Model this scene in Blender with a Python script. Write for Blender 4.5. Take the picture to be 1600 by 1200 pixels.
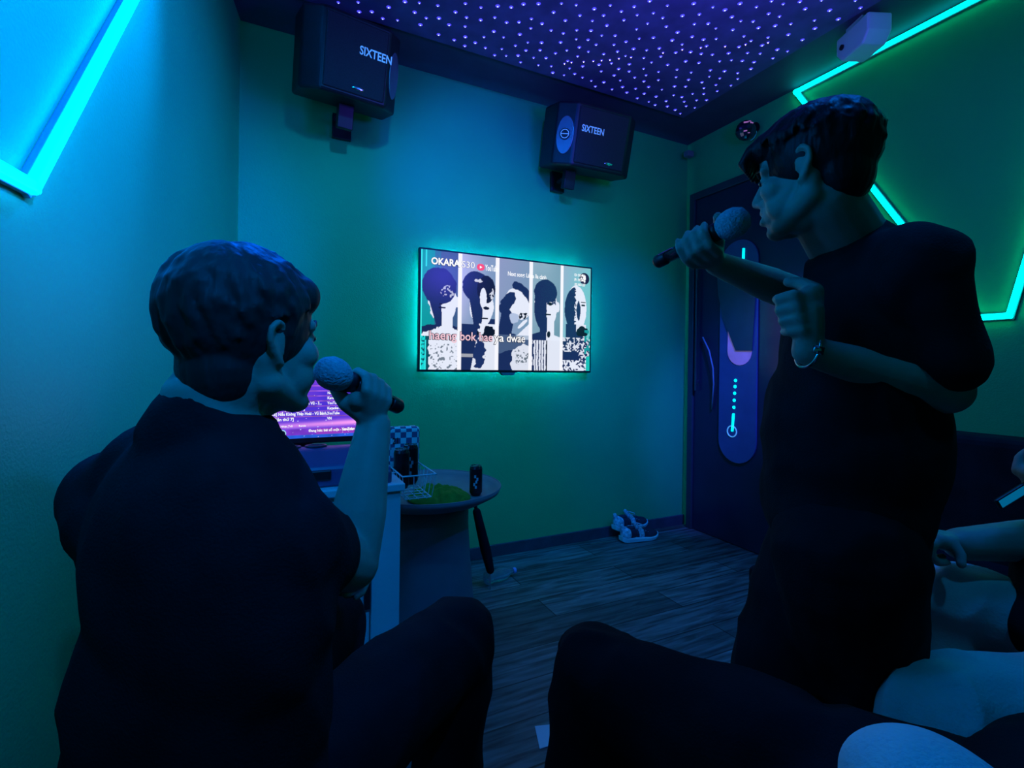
import bpy, math, random
import numpy as np
from mathutils import Vector, Matrix, noise

random.seed(7)
PI = math.pi
SC = bpy.context.scene
COL = SC.collection
for o in list(bpy.data.objects):
    bpy.data.objects.remove(o)

# ---------------------------------------------------------------- camera
FPX = 774.0                                   # focal length in pixels of the 1600 wide frame
ROLL = math.radians(0.73)
YAW = math.atan(379 / 774)
CAM = Vector((0, 0, 1.1))
Fd = Vector((math.sin(YAW), math.cos(YAW), 0))
Rh = Vector((math.cos(YAW), -math.sin(YAW), 0))
UP = Vector((0, 0, 1))
Rv = Rh * math.cos(ROLL) + UP * math.sin(ROLL)
Uv = UP * math.cos(ROLL) - Rh * math.sin(ROLL)
cd = bpy.data.cameras.new('camera')
cam = bpy.data.objects.new('camera', cd)
COL.objects.link(cam)
cd.sensor_width = 36
cd.lens = FPX / 1600 * 36
cd.shift_y = -28 / 1600
cd.clip_start = 0.02
M = Matrix.Identity(4)
for i in range(3):
    M[i][0] = Rv[i]; M[i][1] = Uv[i]; M[i][2] = -Fd[i]; M[i][3] = CAM[i]
cam.matrix_world = M
SC.camera = cam

# ---------------------------------------------------------------- world, lamps, exposure
w = bpy.data.worlds.new('world'); SC.world = w
w.use_nodes = True
w.node_tree.nodes['Background'].inputs[0].default_value = (0.0, 0.02, 0.06, 1)
w.node_tree.nodes['Background'].inputs[1].default_value = 0.0
SC.view_settings.view_transform = 'Standard'
SC.view_settings.look = 'None'
SC.view_settings.exposure = 0
SC.view_settings.gamma = 1


def area(name, loc, target, size, power, color, size_y=None, spread=180):
    l = bpy.data.lights.new(name, 'AREA')
    l.energy = power; l.color = color; l.size = size
    l.spread = math.radians(spread)
    if size_y:
        l.shape = 'RECTANGLE'; l.size_y = size_y
    o = bpy.data.objects.new(name, l); COL.objects.link(o)
    o.location = loc
    d = Vector(target) - Vector(loc)
    o.rotation_euler = d.to_track_quat('-Z', 'Y').to_euler()
    return o


def spot(name, loc, target, power, color, angle=60, blend=1, rad=.04):
    l = bpy.data.lights.new(name, 'SPOT')
    l.energy = power; l.color = color; l.spot_size = math.radians(angle); l.spot_blend = blend
    l.shadow_soft_size = rad
    o = bpy.data.objects.new(name, l); COL.objects.link(o)
    o.location = loc
    d = Vector(target) - Vector(loc)
    o.rotation_euler = d.to_track_quat('-Z', 'Y').to_euler()
    return o


# unseen coloured fill lamps, added to tint walls, ceiling, floor and people
area('ceiling_wash_fill', (1.3, 0.5, 2.62), (1.3, 1.0, 0.2), .6, 9, (0.0, .20, 1.0), .3)
spot('teal_wall_fill', (0.35, .75, 2.6), (0.75, 2.6, 1.35), 70, (0.0, .36, 1.0), 74)
spot('teal_wall_fill', (1.2, .6, 2.6), (1.5, 2.6, 1.15), 50, (0.0, .30, .95), 66)
spot('blue_wall_fill', (0.7, .8, 2.6), (1.1, 2.6, 2.1), 170, (0.0, .07, 1.0), 44)
area('violet_ceiling_fill', (1.5, .5, 1.95), (1.3, 1.4, 2.7), .3, 12, (.10, .05, 1.0), .3, 120)
spot('blue_floor_fill', (1.75, .3, 2.6), (1.6, 1.8, 0.0), 70, (0.01, .12, 1.0), 62)
spot('door_flare_fill', (1.7, .6, 2.6), (2.6, 2.2, .95), 330, (0.07, .09, 1.0), 26)  # added lamp, stands in for the blue lens flare over the door
spot('bench_fill', (1.0, -.3, 2.6), (1.25, .55, .55), 26, (0.0, .24, .60), 34)
spot('left_wall_fill', (.75, -.35, 2.25), (-.34, 1.25, 1.80), 950, (0.0, .11, .95), 52)  # this and the next lamp are added for the broad glow round the neon
spot('left_wall_fill', (.30, 1.85, 2.62), (-.36, 1.10, 1.75), 330, (0.0, .12, .95), 56)
spot('seat_fill', (.15, -.6, 2.5), (.0, .72, 1.15), 120, (0.0, .20, .80), 30)
spot('blue_corner_fill', (1.6, .9, 2.6), (2.1, 2.6, 1.15), 170, (0.0, .05, 1.0), 40)  # added lamp for the blue flare tint beside the television

# ---------------------------------------------------------------- helpers


def at(px, py, d):
    return CAM + (Fd + Rv * ((px - 800) / FPX) + Uv * ((572 - py) / FPX)) * d


def lin(c):
    return tuple(((x / 12.92) if x <= .04045 else ((x + .055) / 1.055) ** 2.4) for x in c)


MATS = {}


def mat(name, col, rough=.6, metal=0, var=.15, scale=8, bump=0, bscale=40, emit=None, estr=0,
        trans=0, alpha=1, spec=.5, stretch=None, ior=1.45):
    if name in MATS:
        return MATS[name]
    m = bpy.data.materials.new(name); m.use_nodes = True
    nt = m.node_tree; b = nt.nodes['Principled BSDF']
    b.inputs['Roughness'].default_value = rough
    b.inputs['Metallic'].default_value = metal
    b.inputs['Specular IOR Level'].default_value = spec
    b.inputs['IOR'].default_value = ior
    b.inputs['Transmission Weight'].default_value = trans
    b.inputs['Alpha'].default_value = alpha
    tc = nt.nodes.new('ShaderNodeTexCoord'); mp = nt.nodes.new('ShaderNodeMapping')
    nt.links.new(tc.outputs['Object'], mp.inputs[0])
    if stretch:
        mp.inputs['Scale'].default_value = stretch
    n = nt.nodes.new('ShaderNodeTexNoise'); n.inputs['Scale'].default_value = scale
    n.inputs['Detail'].default_value = 4
    nt.links.new(mp.outputs[0], n.inputs['Vector'])
    r = nt.nodes.new('ShaderNodeValToRGB')
    r.color_ramp.elements[0].position = .3; r.color_ramp.elements[1].position = .7
    r.color_ramp.elements[0].color = tuple(max(0, c * (1 - var)) for c in col) + (1,)
    r.color_ramp.elements[1].color = tuple(min(1, c * (1 + var)) for c in col) + (1,)
    nt.links.new(n.outputs['Fac'], r.inputs[0])
    nt.links.new(r.outputs[0], b.inputs['Base Color'])
    if bump:
        n2 = nt.nodes.new('ShaderNodeTexNoise'); n2.inputs['Scale'].default_value = bscale
        nt.links.new(mp.outputs[0], n2.inputs['Vector'])
        bp = nt.nodes.new('ShaderNodeBump'); bp.inputs['Strength'].default_value = bump
        bp.inputs['Distance'].default_value = .01
        nt.links.new(n2.outputs['Fac'], bp.inputs['Height'])
        nt.links.new(bp.outputs[0], b.inputs['Normal'])
    if emit:
        b.inputs['Emission Color'].default_value = tuple(emit) + (1,)
        b.inputs['Emission Strength'].default_value = estr
    MATS[name] = m
    return m


class MB:
    """collects closed shapes, then links them as one mesh object"""

    def __init__(s):
        s.v = []; s.f = []; s.m = []

    def add(s, v, f, mi=0):
        o = len(s.v)
        s.v += [Vector(p) for p in v]
        s.f += [tuple(i + o for i in q) for q in f]
        s.m += [mi] * len(f)
        return s

    def obox(s, c, x, y, z, mi=0):            # centre and three half-axis vectors
        c = Vector(c); x = Vector(x); y = Vector(y); z = Vector(z)
        v = [c + x * a + y * b + z * e for e in (-1, 1) for b in (-1, 1) for a in (-1, 1)]
        return s.add(v, [(0, 2, 3, 1), (4, 5, 7, 6), (0, 1, 5, 4), (2, 6, 7, 3), (0, 4, 6, 2), (1, 3, 7, 5)], mi)

    def box(s, a, b, mi=0):
        c = [(a[i] + b[i]) / 2 for i in range(3)]; h = [(b[i] - a[i]) / 2 for i in range(3)]
        return s.obox(c, (h[0], 0, 0), (0, h[1], 0), (0, 0, h[2]), mi)

    def ell(s, c, x, y=None, z=None, mi=0, nu=20, nv=12):
        c = Vector(c)
        if not hasattr(x, '__len__'):
            x = Vector((x, 0, 0)); y = Vector((0, x.x, 0)); z = Vector((0, 0, x.x))
        x = Vector(x); y = Vector(y); z = Vector(z)
        v = [c + z]
        for j in range(1, nv):
            t = PI * j / nv
            for i in range(nu):
                p = 2 * PI * i / nu
                v.append(c + x * (math.sin(t) * math.cos(p)) + y * (math.sin(t) * math.sin(p)) + z * math.cos(t))
        v.append(c - z)
        f = [(0, 1 + i, 1 + (i + 1) % nu) for i in range(nu)]
        for j in range(nv - 2):
            for i in range(nu):
                a = 1 + j * nu + i; b = 1 + j * nu + (i + 1) % nu
                f.append((a, a + nu, b + nu, b))
        L = len(v) - 1; b0 = 1 + (nv - 2) * nu
        f += [(L, b0 + (i + 1) % nu, b0 + i) for i in range(nu)]
        return s.add(v, f, mi)

    def tube(s, pts, rads, n=12, mi=0, closed=False, flat=1, up=None, caps=True):
        pts = [Vector(p) for p in pts]
        if not hasattr(rads, '__len__'):
            rads = [rads] * len(pts)
        v = []; N = len(pts); prev = None
        for k, p in enumerate(pts):
            if closed:
                t = pts[(k + 1) % N] - pts[k - 1]
            else:
                t = pts[min(k + 1, N - 1)] - pts[max(k - 1, 0)]
            t.normalize()
            if prev is None:
                a = Vector(up) if up else (Vector((0, 0, 1)) if abs(t.z) < .9 else Vector((1, 0, 0)))
            else:
                a = prev
            a = (a - t * a.dot(t)).normalized(); b = t.cross(a); prev = a
            for i in range(n):
                q = 2 * PI * i / n
                v.append(p + (a * math.cos(q) * flat + b * math.sin(q)) * rads[k])
        f = []
        for k in range(N if closed else N - 1):
            for i in range(n):
                a0 = k * n + i; a1 = k * n + (i + 1) % n
                k2 = (k + 1) % N
                f.append((a0, a1, k2 * n + (i + 1) % n, k2 * n + i))
        if not closed and caps:
            f.append(tuple(range(n))[::-1]); f.append(tuple((N - 1) * n + i for i in range(n)))
        return s.add(v, f, mi)

    def cap(s, p0, r0, p1, r1, n=16, mi=0):   # tapered capsule
        p0 = Vector(p0); p1 = Vector(p1)
        t = (p1 - p0); L = t.length
        if L < 1e-6:
            return s.ell(p0, r0, mi=mi)
        t.normalize()
        pts = []; rr = []
        for k in range(0, 5):
            a = PI / 2 * (1 - k / 4)
            pts.append(p0 - t * r0 * math.sin(a)); rr.append(max(r0 * math.cos(a), r0 * .05))
        for k in range(0, 5):
            a = PI / 2 * k / 4
            pts.append(p1 + t * r1 * math.sin(a)); rr.append(max(r1 * math.cos(a), r1 * .05))
        return s.tube(pts, rr, n, mi)

    def chain(s, pts, rads, n=16, mi=0):
        for k in range(len(pts) - 1):
            s.cap(pts[k], rads[k], pts[k + 1], rads[k + 1], n, mi)
        return s

    def lathe(s, c, prof, n=32, mi=0, axis=(0, 0, 1)):
        c = Vector(c); ax = Vector(axis).normalized()
        a = Vector((1, 0, 0)) if abs(ax.x) < .9 else Vector((0, 1, 0))
        a = (a - ax * a.dot(ax)).normalized(); b = ax.cross(a)
        v = []
        for r, z in prof:
            for i in range(n):
                q = 2 * PI * i / n
                v.append(c + ax * z + (a * math.cos(q) + b * math.sin(q)) * max(r, 1e-5))
        f = []
        for k in range(len(prof) - 1):
            for i in range(n):
                f.append((k * n + i, k * n + (i + 1) % n, (k + 1) * n + (i + 1) % n, (k + 1) * n + i))
        f.append(tuple(range(n))[::-1]); f.append(tuple((len(prof) - 1) * n + i for i in range(n)))
        return s.add(v, f, mi)

    def prism(s, poly, o, x, y, z, mi=0):     # 2-D outline in (x, y) pushed along z
        o = Vector(o); x = Vector(x); y = Vector(y); z = Vector(z); n = len(poly)
        v = [o + x * p[0] + y * p[1] for p in poly] + [o + x * p[0] + y * p[1] + z for p in poly]
        f = [tuple(range(n))[::-1], tuple(range(n, 2 * n))]
        f += [(i, (i + 1) % n, n + (i + 1) % n, n + i) for i in range(n)]
        return s.add(v, f, mi)

    def build(s, name, m, parent=None, smooth=False, bevel=0, loc=None, seg=2):
        base = wloc(parent)
        if parent is None:
            if loc is None:
                xs = [p.x for p in s.v]; ys = [p.y for p in s.v]
                loc = Vector(((min(xs) + max(xs)) / 2, (min(ys) + max(ys)) / 2, min(p.z for p in s.v)))
            base = Vector(loc)
        me = bpy.data.meshes.new(name)
        me.from_pydata([tuple(p - base) for p in s.v], [], s.f)
        ms = m if isinstance(m, (list, tuple)) else [m]
        for q in ms:
            me.materials.append(q)
        me.polygons.foreach_set('material_index', s.m)
        if smooth:
            me.polygons.foreach_set('use_smooth', [True] * len(s.f))
        me.update()
        o = bpy.data.objects.new(name, me); COL.objects.link(o)
        if parent is None:
            o.location = base
        else:
            o.parent = parent
        if bevel:
            b = o.modifiers.new('bevel', 'BEVEL'); b.width = bevel; b.segments = seg
            b.limit_method = 'ANGLE'; b.angle_limit = math.radians(40)
        return o


def wloc(o):
    v = Vector((0, 0, 0))
    while o is not None:
        v += o.location; o = o.parent
    return v


def tag(o, label=None, cat=None, group=None, kind=None):
    if label: o['label'] = label
    if cat: o['category'] = cat
    if group: o['group'] = group
    if kind: o['kind'] = kind
    return o


def thing(name, label, cat, loc, group=None):
    o = bpy.data.objects.new(name, None); COL.objects.link(o)
    o.empty_display_size = .05
    o.location = loc
    return tag(o, label, cat, group)


def struct(name, mb, m, **k):
    return tag(mb.build(name, m, **k), kind='structure')


def remeshed(o, voxel, smooth=4, wrinkle=0, wscale=9, seed=0, stretch=(1, 1, 1)):
    """grow the collected shapes into one continuous smooth surface"""
    r = o.modifiers.new('r', 'REMESH'); r.mode = 'VOXEL'; r.voxel_size = voxel; r.use_smooth_shade = True
    if smooth:
        s = o.modifiers.new('s', 'SMOOTH'); s.iterations = smooth; s.factor = .6
    dg = bpy.context.evaluated_depsgraph_get()
    me = bpy.data.meshes.new_from_object(o.evaluated_get(dg))
    old = o.data; name = old.name
    mats = [m for m in old.materials]
    o.modifiers.clear(); o.data = me
    bpy.data.meshes.remove(old); me.name = name
    if not len(me.materials):
        for m in mats: me.materials.append(m)
    if wrinkle:
        nrm = [v.normal.copy() for v in me.vertices]
        for v, n in zip(me.vertices, nrm):
            p = Vector((v.co.x * stretch[0], v.co.y * stretch[1], v.co.z * stretch[2])) * wscale
            q = p + noise.noise_vector(p * .7 + Vector((seed, 0, 0))) * .8
            v.co += n * (wrinkle * (1 - 2 * abs(noise.noise(q + Vector((0, seed, 0)))) - .5))
    me.polygons.foreach_set('use_smooth', [True] * len(me.polygons))
    me.update()
    return o


def text_into(mb, body, o, x, y, size, mi=0, bold=0, depth=.0006, align='LEFT', squeeze=1, shear=0, fit=None):
    """writes body as flat-topped letters into mb; o = left end of the base line, x and y unit directions"""
    cu = bpy.data.curves.new('t', 'FONT'); cu.body = body; cu.size = 1; cu.align_x = align
    cu.extrude = 0; cu.offset = bold; cu.resolution_u = 3; cu.shear = shear
    ob = bpy.data.objects.new('t', cu); COL.objects.link(ob)
    dg = bpy.context.evaluated_depsgraph_get(); dg.update()
    me = bpy.data.meshes.new_from_object(ob.evaluated_get(dg))
    if fit:
        squeeze = fit / size / max(v.co.x for v in me.vertices)
    o = Vector(o); x = Vector(x); y = Vector(y); z = x.cross(y).normalized() * depth
    mb.add([o + x * (v.co.x * size * squeeze) + y * (v.co.y * size) + z for v in me.vertices],
           [tuple(p.vertices) for p in me.polygons], mi)
    bpy.data.meshes.remove(me); bpy.data.objects.remove(ob); bpy.data.curves.remove(cu)


def screen_grid(name, o, x, y, W, H, nx, ny, fn, m, parent):
    """a lit display: a fine grid of coloured points, the picture comes from fn(u, v)"""
    us = np.linspace(0, 1, nx + 1); vs = np.linspace(0, 1, ny + 1)
    U, V = np.meshgrid(us, vs)
    rgb = fn(U, V)
    rgb = np.clip(rgb, 0, 1)
    rgb = np.where(rgb <= .04045, rgb / 12.92, ((rgb + .055) / 1.055) ** 2.4)
    base = np.array(o - wloc(parent)); X = np.array(x) * W; Y = np.array(y) * H
    P = base + U[..., None] * X + (1 - V[..., None]) * Y
    idx = np.arange((nx + 1) * (ny + 1)).reshape(ny + 1, nx + 1)
    F = np.stack([idx[1:, :-1], idx[1:, 1:], idx[:-1, 1:], idx[:-1, :-1]], -1).reshape(-1, 4)
    me = bpy.data.meshes.new(name)
    me.from_pydata([tuple(p) for p in P.reshape(-1, 3)], [], [tuple(int(i) for i in q) for q in F])
    ca = me.color_attributes.new('picture', 'FLOAT_COLOR', 'POINT')
    c = np.concatenate([rgb.reshape(-1, 3), np.ones(((nx + 1) * (ny + 1), 1))], 1)
    ca.data.foreach_set('color', c.ravel().astype(np.float32))
    me.materials.append(m); me.update()
    ob = bpy.data.objects.new(name, me); COL.objects.link(ob); ob.parent = parent
    return ob


def picture_mat(name, strength):
    m = bpy.data.materials.new(name); m.use_nodes = True
    nt = m.node_tree; b = nt.nodes['Principled BSDF']
    a = nt.nodes.new('ShaderNodeVertexColor'); a.layer_name = 'picture'
    b.inputs['Base Color'].default_value = (.005, .005, .005, 1)
    b.inputs['Roughness'].default_value = .25
    nt.links.new(a.outputs[0], b.inputs['Emission Color'])
    b.inputs['Emission Strength'].default_value = strength
    return m


def glow(name, col, s):
    m = bpy.data.materials.new(name); m.use_nodes = True
    nt = m.node_tree; b = nt.nodes['Principled BSDF']
    b.inputs['Base Color'].default_value = (.01, .01, .01, 1)
    b.inputs['Emission Color'].default_value = tuple(col) + (1,)
    b.inputs['Emission Strength'].default_value = s
    return m


# ---------------------------------------------------------------- materials
WALL = (.015, .45, .155)
m_wall = mat('green_paint', WALL, .42, var=.05, scale=3, bump=.12, bscale=160, spec=.35)
m_black = mat('black_plastic', (.012, .013, .016), .4, var=.2, scale=20)
m_grille = mat('speaker_grille', (.012, .013, .018), .55, var=.3, scale=200, bump=.3, bscale=400)
m_blackcloth = mat('black_cotton', (.012, .013, .017), .9, var=.3, scale=14, bump=.2, bscale=300, spec=.15)
m_trouser = mat('black_trouser_cloth', (.011, .012, .017), .9, var=.3, scale=10, bump=.2, bscale=300, spec=.15)
m_skin = mat('skin', (.45, .30, .24), .5, var=.08, scale=20, bump=.05, bscale=200, spec=.35)
m_hair = mat('dark_hair', (.022, .020, .022), .62, var=.4, scale=30, bump=.3, bscale=70, stretch=(1, 1, .25), spec=.6)
m_hair2 = mat('black_hair', (.008, .008, .01), .5, var=.4, scale=30, bump=.4, bscale=70, stretch=(1, 1, .25), spec=.3)
m_white = mat('white_laminate', (.6, .62, .65), .4, var=.04, scale=6)
m_chrome = mat('chrome', (.7, .72, .75), .18, metal=1, var=.05)
m_ceil = mat('black_ceiling_board', (.055, .05, .09), .7, var=.15, scale=5)
m_star_panel = mat('dark_blue_star_felt', (.10, .08, .20), .85, var=.25, scale=9)
m_base = mat('dark_baseboard', (.05, .06, .08), .5, var=.2, scale=12)
m_grey = mat('grey_plastic', (.16, .18, .20), .5, var=.1, scale=8)
m_foam = mat('pale_foam', (.42, .42, .48), .9, var=.12, scale=90, bump=.5, bscale=260)
m_beige = mat('pale_cotton', (.50, .52, .54), .85, var=.1, scale=7, bump=.2, bscale=200, spec=.2)
m_eye = mat('eye_dark', (.02, .02, .02), .15)
m_silver = mat('silver', (.75, .75, .78), .2, metal=1, var=.05)

# ---------------------------------------------------------------- the room
D = 2.614; RX = 2.644; H = 2.68; YB = -1.3
SK = math.tan(math.radians(9))
LX = -.138                                      # left wall meets the back wall here, then runs out at 9 degrees


def lwx(y):
    return LX - SK * (D - y)


# wooden plank floor
m_floor = bpy.data.materials.new('grey_wood_planks'); m_floor.use_nodes = True
nt = m_floor.node_tree; b = nt.nodes['Principled BSDF']
tc = nt.nodes.new('ShaderNodeTexCoord')
br = nt.nodes.new('ShaderNodeTexBrick')
br.inputs['Scale'].default_value = 1
br.inputs['Brick Width'].default_value = 1.15; br.inputs['Row Height'].default_value = .17
br.inputs['Mortar Size'].default_value = .003; br.inputs['Bias'].default_value = -.1
br.inputs['Color1'].default_value = (.10, .095, .09, 1); br.inputs['Color2'].default_value = (.24, .23, .22, 1)
br.inputs['Mortar'].default_value = (.02, .02, .02, 1)
nt.links.new(tc.outputs['Object'], br.inputs['Vector'])
mp = nt.nodes.new('ShaderNodeMapping'); mp.inputs['Scale'].default_value = (1.6, 16, 1)
nt.links.new(tc.outputs['Object'], mp.inputs[0])
n = nt.nodes.new('ShaderNodeTexNoise'); n.inputs['Scale'].default_value = 2.6; n.inputs['Detail'].default_value = 6
n.inputs['Distortion'].default_value = .6
nt.links.new(mp.outputs[0], n.inputs['Vector'])
rp = nt.nodes.new('ShaderNodeValToRGB'); rp.color_ramp.elements[0].position = .35; rp.color_ramp.elements[1].position = .68
rp.color_ramp.elements[0].color = (.35, .35, .35, 1); rp.color_ramp.elements[1].color = (1.5, 1.5, 1.5, 1)
nt.links.new(n.outputs['Fac'], rp.inputs[0])
mx = nt.nodes.new('ShaderNodeMix'); mx.data_type = 'RGBA'; mx.blend_type = 'MULTIPLY'; mx.inputs[0].default_value = 1
nt.links.new(br.outputs['Color'], mx.inputs[6]); nt.links.new(rp.outputs[0], mx.inputs[7])
nt.links.new(mx.outputs[2], b.inputs['Base Color'])
b.inputs['Roughness'].default_value = .5
bp = nt.nodes.new('ShaderNodeBump'); bp.inputs['Strength'].default_value = .25; bp.inputs['Distance'].default_value = .004
nt.links.new(n.outputs['Fac'], bp.inputs['Height']); nt.links.new(bp.outputs[0], b.inputs['Normal'])

T = .08
struct('floor', MB().box((-1.0, YB - T, -.06), (RX + T, D + T, 0)), m_floor, loc=(0, 0, 0))
struct('ceiling', MB().box((-1.0, YB - T, H), (RX + T, D + T, H + .06)), m_ceil)
struct('wall_back', MB().box((LX - .1, D, 0), (RX + T, D + T, H)), m_wall)
struct('wall_right', MB().box((RX, YB, 0), (RX + T, D, H)), m_wall)
struct('wall_left', MB().prism([(LX, D), (lwx(YB), YB), (lwx(YB) - T, YB), (LX - T, D)], (0, 0, 0), (1, 0, 0), (0, 1, 0), (0, 0, H)), m_wall)
struct('wall_rear', MB().box((-1.0, YB - T, 0), (RX + T, YB, H)), m_wall)
struct('baseboard_back', MB().box((LX, D - .014, 0), (RX, D, .068)), m_base, bevel=.003)
struct('baseboard_right', MB().box((RX - .014, YB, 0), (RX, 1.57, .068)), m_base, bevel=.003)

# dark glass door at the far end of the right wall
m_door = mat('dark_glass_door', (.018, .022, .05), .2, var=.15, scale=3, spec=.5)
m_frame = mat('door_frame_paint', (.03, .05, .06), .4, var=.1)
dr = struct('door_1', MB().box((RX - .03, 1.62, .004), (RX, 2.50, 2.25)), m_door, bevel=.003)
fm = MB().box((RX - .045, 2.50, 0), (RX, 2.545, 2.30)).box((RX - .045, 1.57, 0), (RX, 1.62, 2.30)).box((RX - .045, 1.62, 2.25), (RX, 2.50, 2.30))
struct('trim_1', fm, m_frame, bevel=.004)

# ---------------------------------------------------------------- starry ceiling panel
sp = thing('star_ceiling_panel', 'dark blue recessed ceiling panel dotted with tiny fibre optic stars', 'ceiling panel', (1.1, .9, H - .02))
MB().box((-.28, -.9, H - .018), (2.30, 2.315, H)).build('panel', m_star_panel, sp)
m_star = glow('star_core', (.5, .6, 1.0), 2.2)
m_halo = glow('star_halo', (.07, .06, 1.0), 1.3)  # soft glow round each star, modelled as an emitting blue disc
m_staro = glow('amber_star_core', (1.0, .55, .35), 7)
zc = H - .018


def star_mb(mb, x, y, r, ix=0):
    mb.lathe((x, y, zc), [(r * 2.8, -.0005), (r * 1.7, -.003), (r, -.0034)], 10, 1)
    mb.lathe((x, y, zc - .003), [(r, -.0002), (r * .6, -.002), (0, -.0025)], 8, ix)


pts = []
for tries in range(30000):
    x = random.uniform(-.2, 2.27); y = random.uniform(-.2, 2.285)
    # only the part of the panel the picture can show
    v = Vector((x, y, zc)) - CAM; d = v.dot(Fd)
    if d < .3: continue
    px = 800 + FPX * v.dot(Rv) / d; py = 572 - FPX * v.dot(Uv) / d
    if py < -35 or px < 440 or px > 1640: continue
    if all((x - a) ** 2 + (y - b_) ** 2 > .056 ** 2 for a, b_, _ in pts):
        pts.append((x, y, 0))
    if len(pts) > 520: break
amber = []
for px, py in [(882, 99), (893, 97), (912, 96), (927, 95), (940, 94), (953, 93), (967, 91), (986, 89), (1036, 82), (1066, 77), (1095, 74), (1133, 72), (1165, 69), (1200, 66)]:
    r_ = Fd + Rv * ((px - 800) / FPX) + Uv * ((572 - py) / FPX)
    q = CAM + r_ * ((zc - CAM.z) / r_.z)
    amber.append((q.x, q.y))
pts = [p for p in pts if all((p[0] - a) ** 2 + (p[1] - b_) ** 2 > .02 ** 2 for a, b_ in amber)]


def dcam(p):
    return (p[0]) ** 2 + (p[1]) ** 2


pts.sort(key=dcam)
near = pts[:86]; rest = pts[86:]
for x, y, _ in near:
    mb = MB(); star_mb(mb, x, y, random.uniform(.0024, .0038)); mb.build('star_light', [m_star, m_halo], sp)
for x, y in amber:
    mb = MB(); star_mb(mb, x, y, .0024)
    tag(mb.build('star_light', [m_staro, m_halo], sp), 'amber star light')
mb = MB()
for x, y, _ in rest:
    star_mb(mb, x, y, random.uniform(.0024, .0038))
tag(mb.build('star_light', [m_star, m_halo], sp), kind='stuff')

# ---------------------------------------------------------------- neon strips
m_neonR = glow('cyan_neon', (0.0, .92, .72), 6.5)
m_neonL = glow('blue_neon', (0.0, .17, .80), 42)
m_chan = mat('neon_channel', (.25, .3, .35), .5)


def neon(name, path, nrm, m, label):
    c = sum(path, Vector()) / len(path)
    t = thing(name, label, 'neon light', (path[1].x, path[1].y, min(p.z for p in path)))
    nrm = Vector(nrm)
    ch = MB(); tb = MB()
    for a, b_ in zip(path[:-1], path[1:]):
        d = (b_ - a).normalized(); s = d.cross(nrm)
        mid = (a + b_) / 2; h = (b_ - a) / 2
        ch.obox(mid + nrm * .006, h + d * .014, s * .015, nrm * .006)
        tb.obox(mid + nrm * .018, h + d * .011, s * .0105, nrm * .0062)
    ch.build('channel', m_chan, t, bevel=.002)
    tb.build('tube', m, t, bevel=.004)
    return t


xr = RX
neon('neon_light', [Vector((xr, -.3, 2.655)), Vector((xr, 1.8, 2.655)), Vector((xr, 1.0, 1.325)), Vector((xr, .896, 1.325)), Vector((xr, .60, 2.655))],
     (-1, 0, 0), m_neonR, 'cyan zigzag neon strip on the green wall behind the standing singer')


def LWp(y, z):
    return Vector((lwx(y), y, z))


nl = Vector((math.cos(math.radians(9)), -math.sin(math.radians(9)), 0))
neon('neon_light', [LWp(1.905, 2.655), LWp(1.107, 1.392), LWp(.95, 1.392), LWp(.60, 2.655)], nl, m_neonL,
     'blue neon strip angled across the left wall above the seated singer')

# ---------------------------------------------------------------- television
TX0, TX1, TZ0, TZ1, TY = .712, 1.792, 1.076, 1.712, 2.56
tv = thing('television', 'wall mounted flat television showing five black and white portraits and lyrics', 'television', ((TX0 + TX1) / 2, TY + .02, TZ0))
MB().box((TX0 - .010, TY, TZ0 - .012), (TX1 + .010, TY + .028, TZ1 + .010)).build('frame', m_black, tv, bevel=.004)
MB().box((TX0 + .4, TY + .028, TZ0 + .2), (TX1 - .4, D, TZ1 - .2)).build('wall_mount', m_black, tv)
MB().prism([(-.05, 0), (.05, 0), (.035, -.018), (-.035, -.018)], ((TX0 + TX1) / 2 - .02, TY + .004, TZ0 - .011), (1, 0, 0), (0, 0, 1), (0, .02, 0)).build('logo_bump', m_grey, tv, bevel=.002)
# unseen glowing strip added behind the set to throw a halo on the wall
bl = MB()
for a, b_ in (((TX0 + .06, TZ0 + .05), (TX1 - .06, TZ0 + .05)), ((TX0 + .06, TZ1 - .05), (TX1 - .06, TZ1 - .05)),
              ((TX0 + .05, TZ0 + .06), (TX0 + .05, TZ1 - .06)), ((TX1 - .05, TZ0 + .06), (TX1 - .05, TZ1 - .06))):
    bl.box((a[0] - .004, TY + .0285, a[1] - .004), (b_[0] + .004, TY + .032, b_[1] + .004))
bl.build('halo_strip', glow('tv_halo_glow', (0.0, .37, 1.0), 230), tv)


def vnoise(U, V, sx, sy, seed):
    r = np.random.RandomState(seed); g = r.rand(int(sy) + 2, int(sx) + 2)
    x = U * sx; y = V * sy
    xi = np.clip(x.astype(int), 0, int(sx)); yi = np.clip(y.astype(int), 0, int(sy))
    fx = x - xi; fy = y - yi
    fx = fx * fx * (3 - 2 * fx); fy = fy * fy * (3 - 2 * fy)
    return (g[yi, xi] * (1 - fx) + g[yi, xi + 1] * fx) * (1 - fy) + (g[yi + 1, xi] * (1 - fx) + g[yi + 1, xi + 1] * fx) * fy


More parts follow.
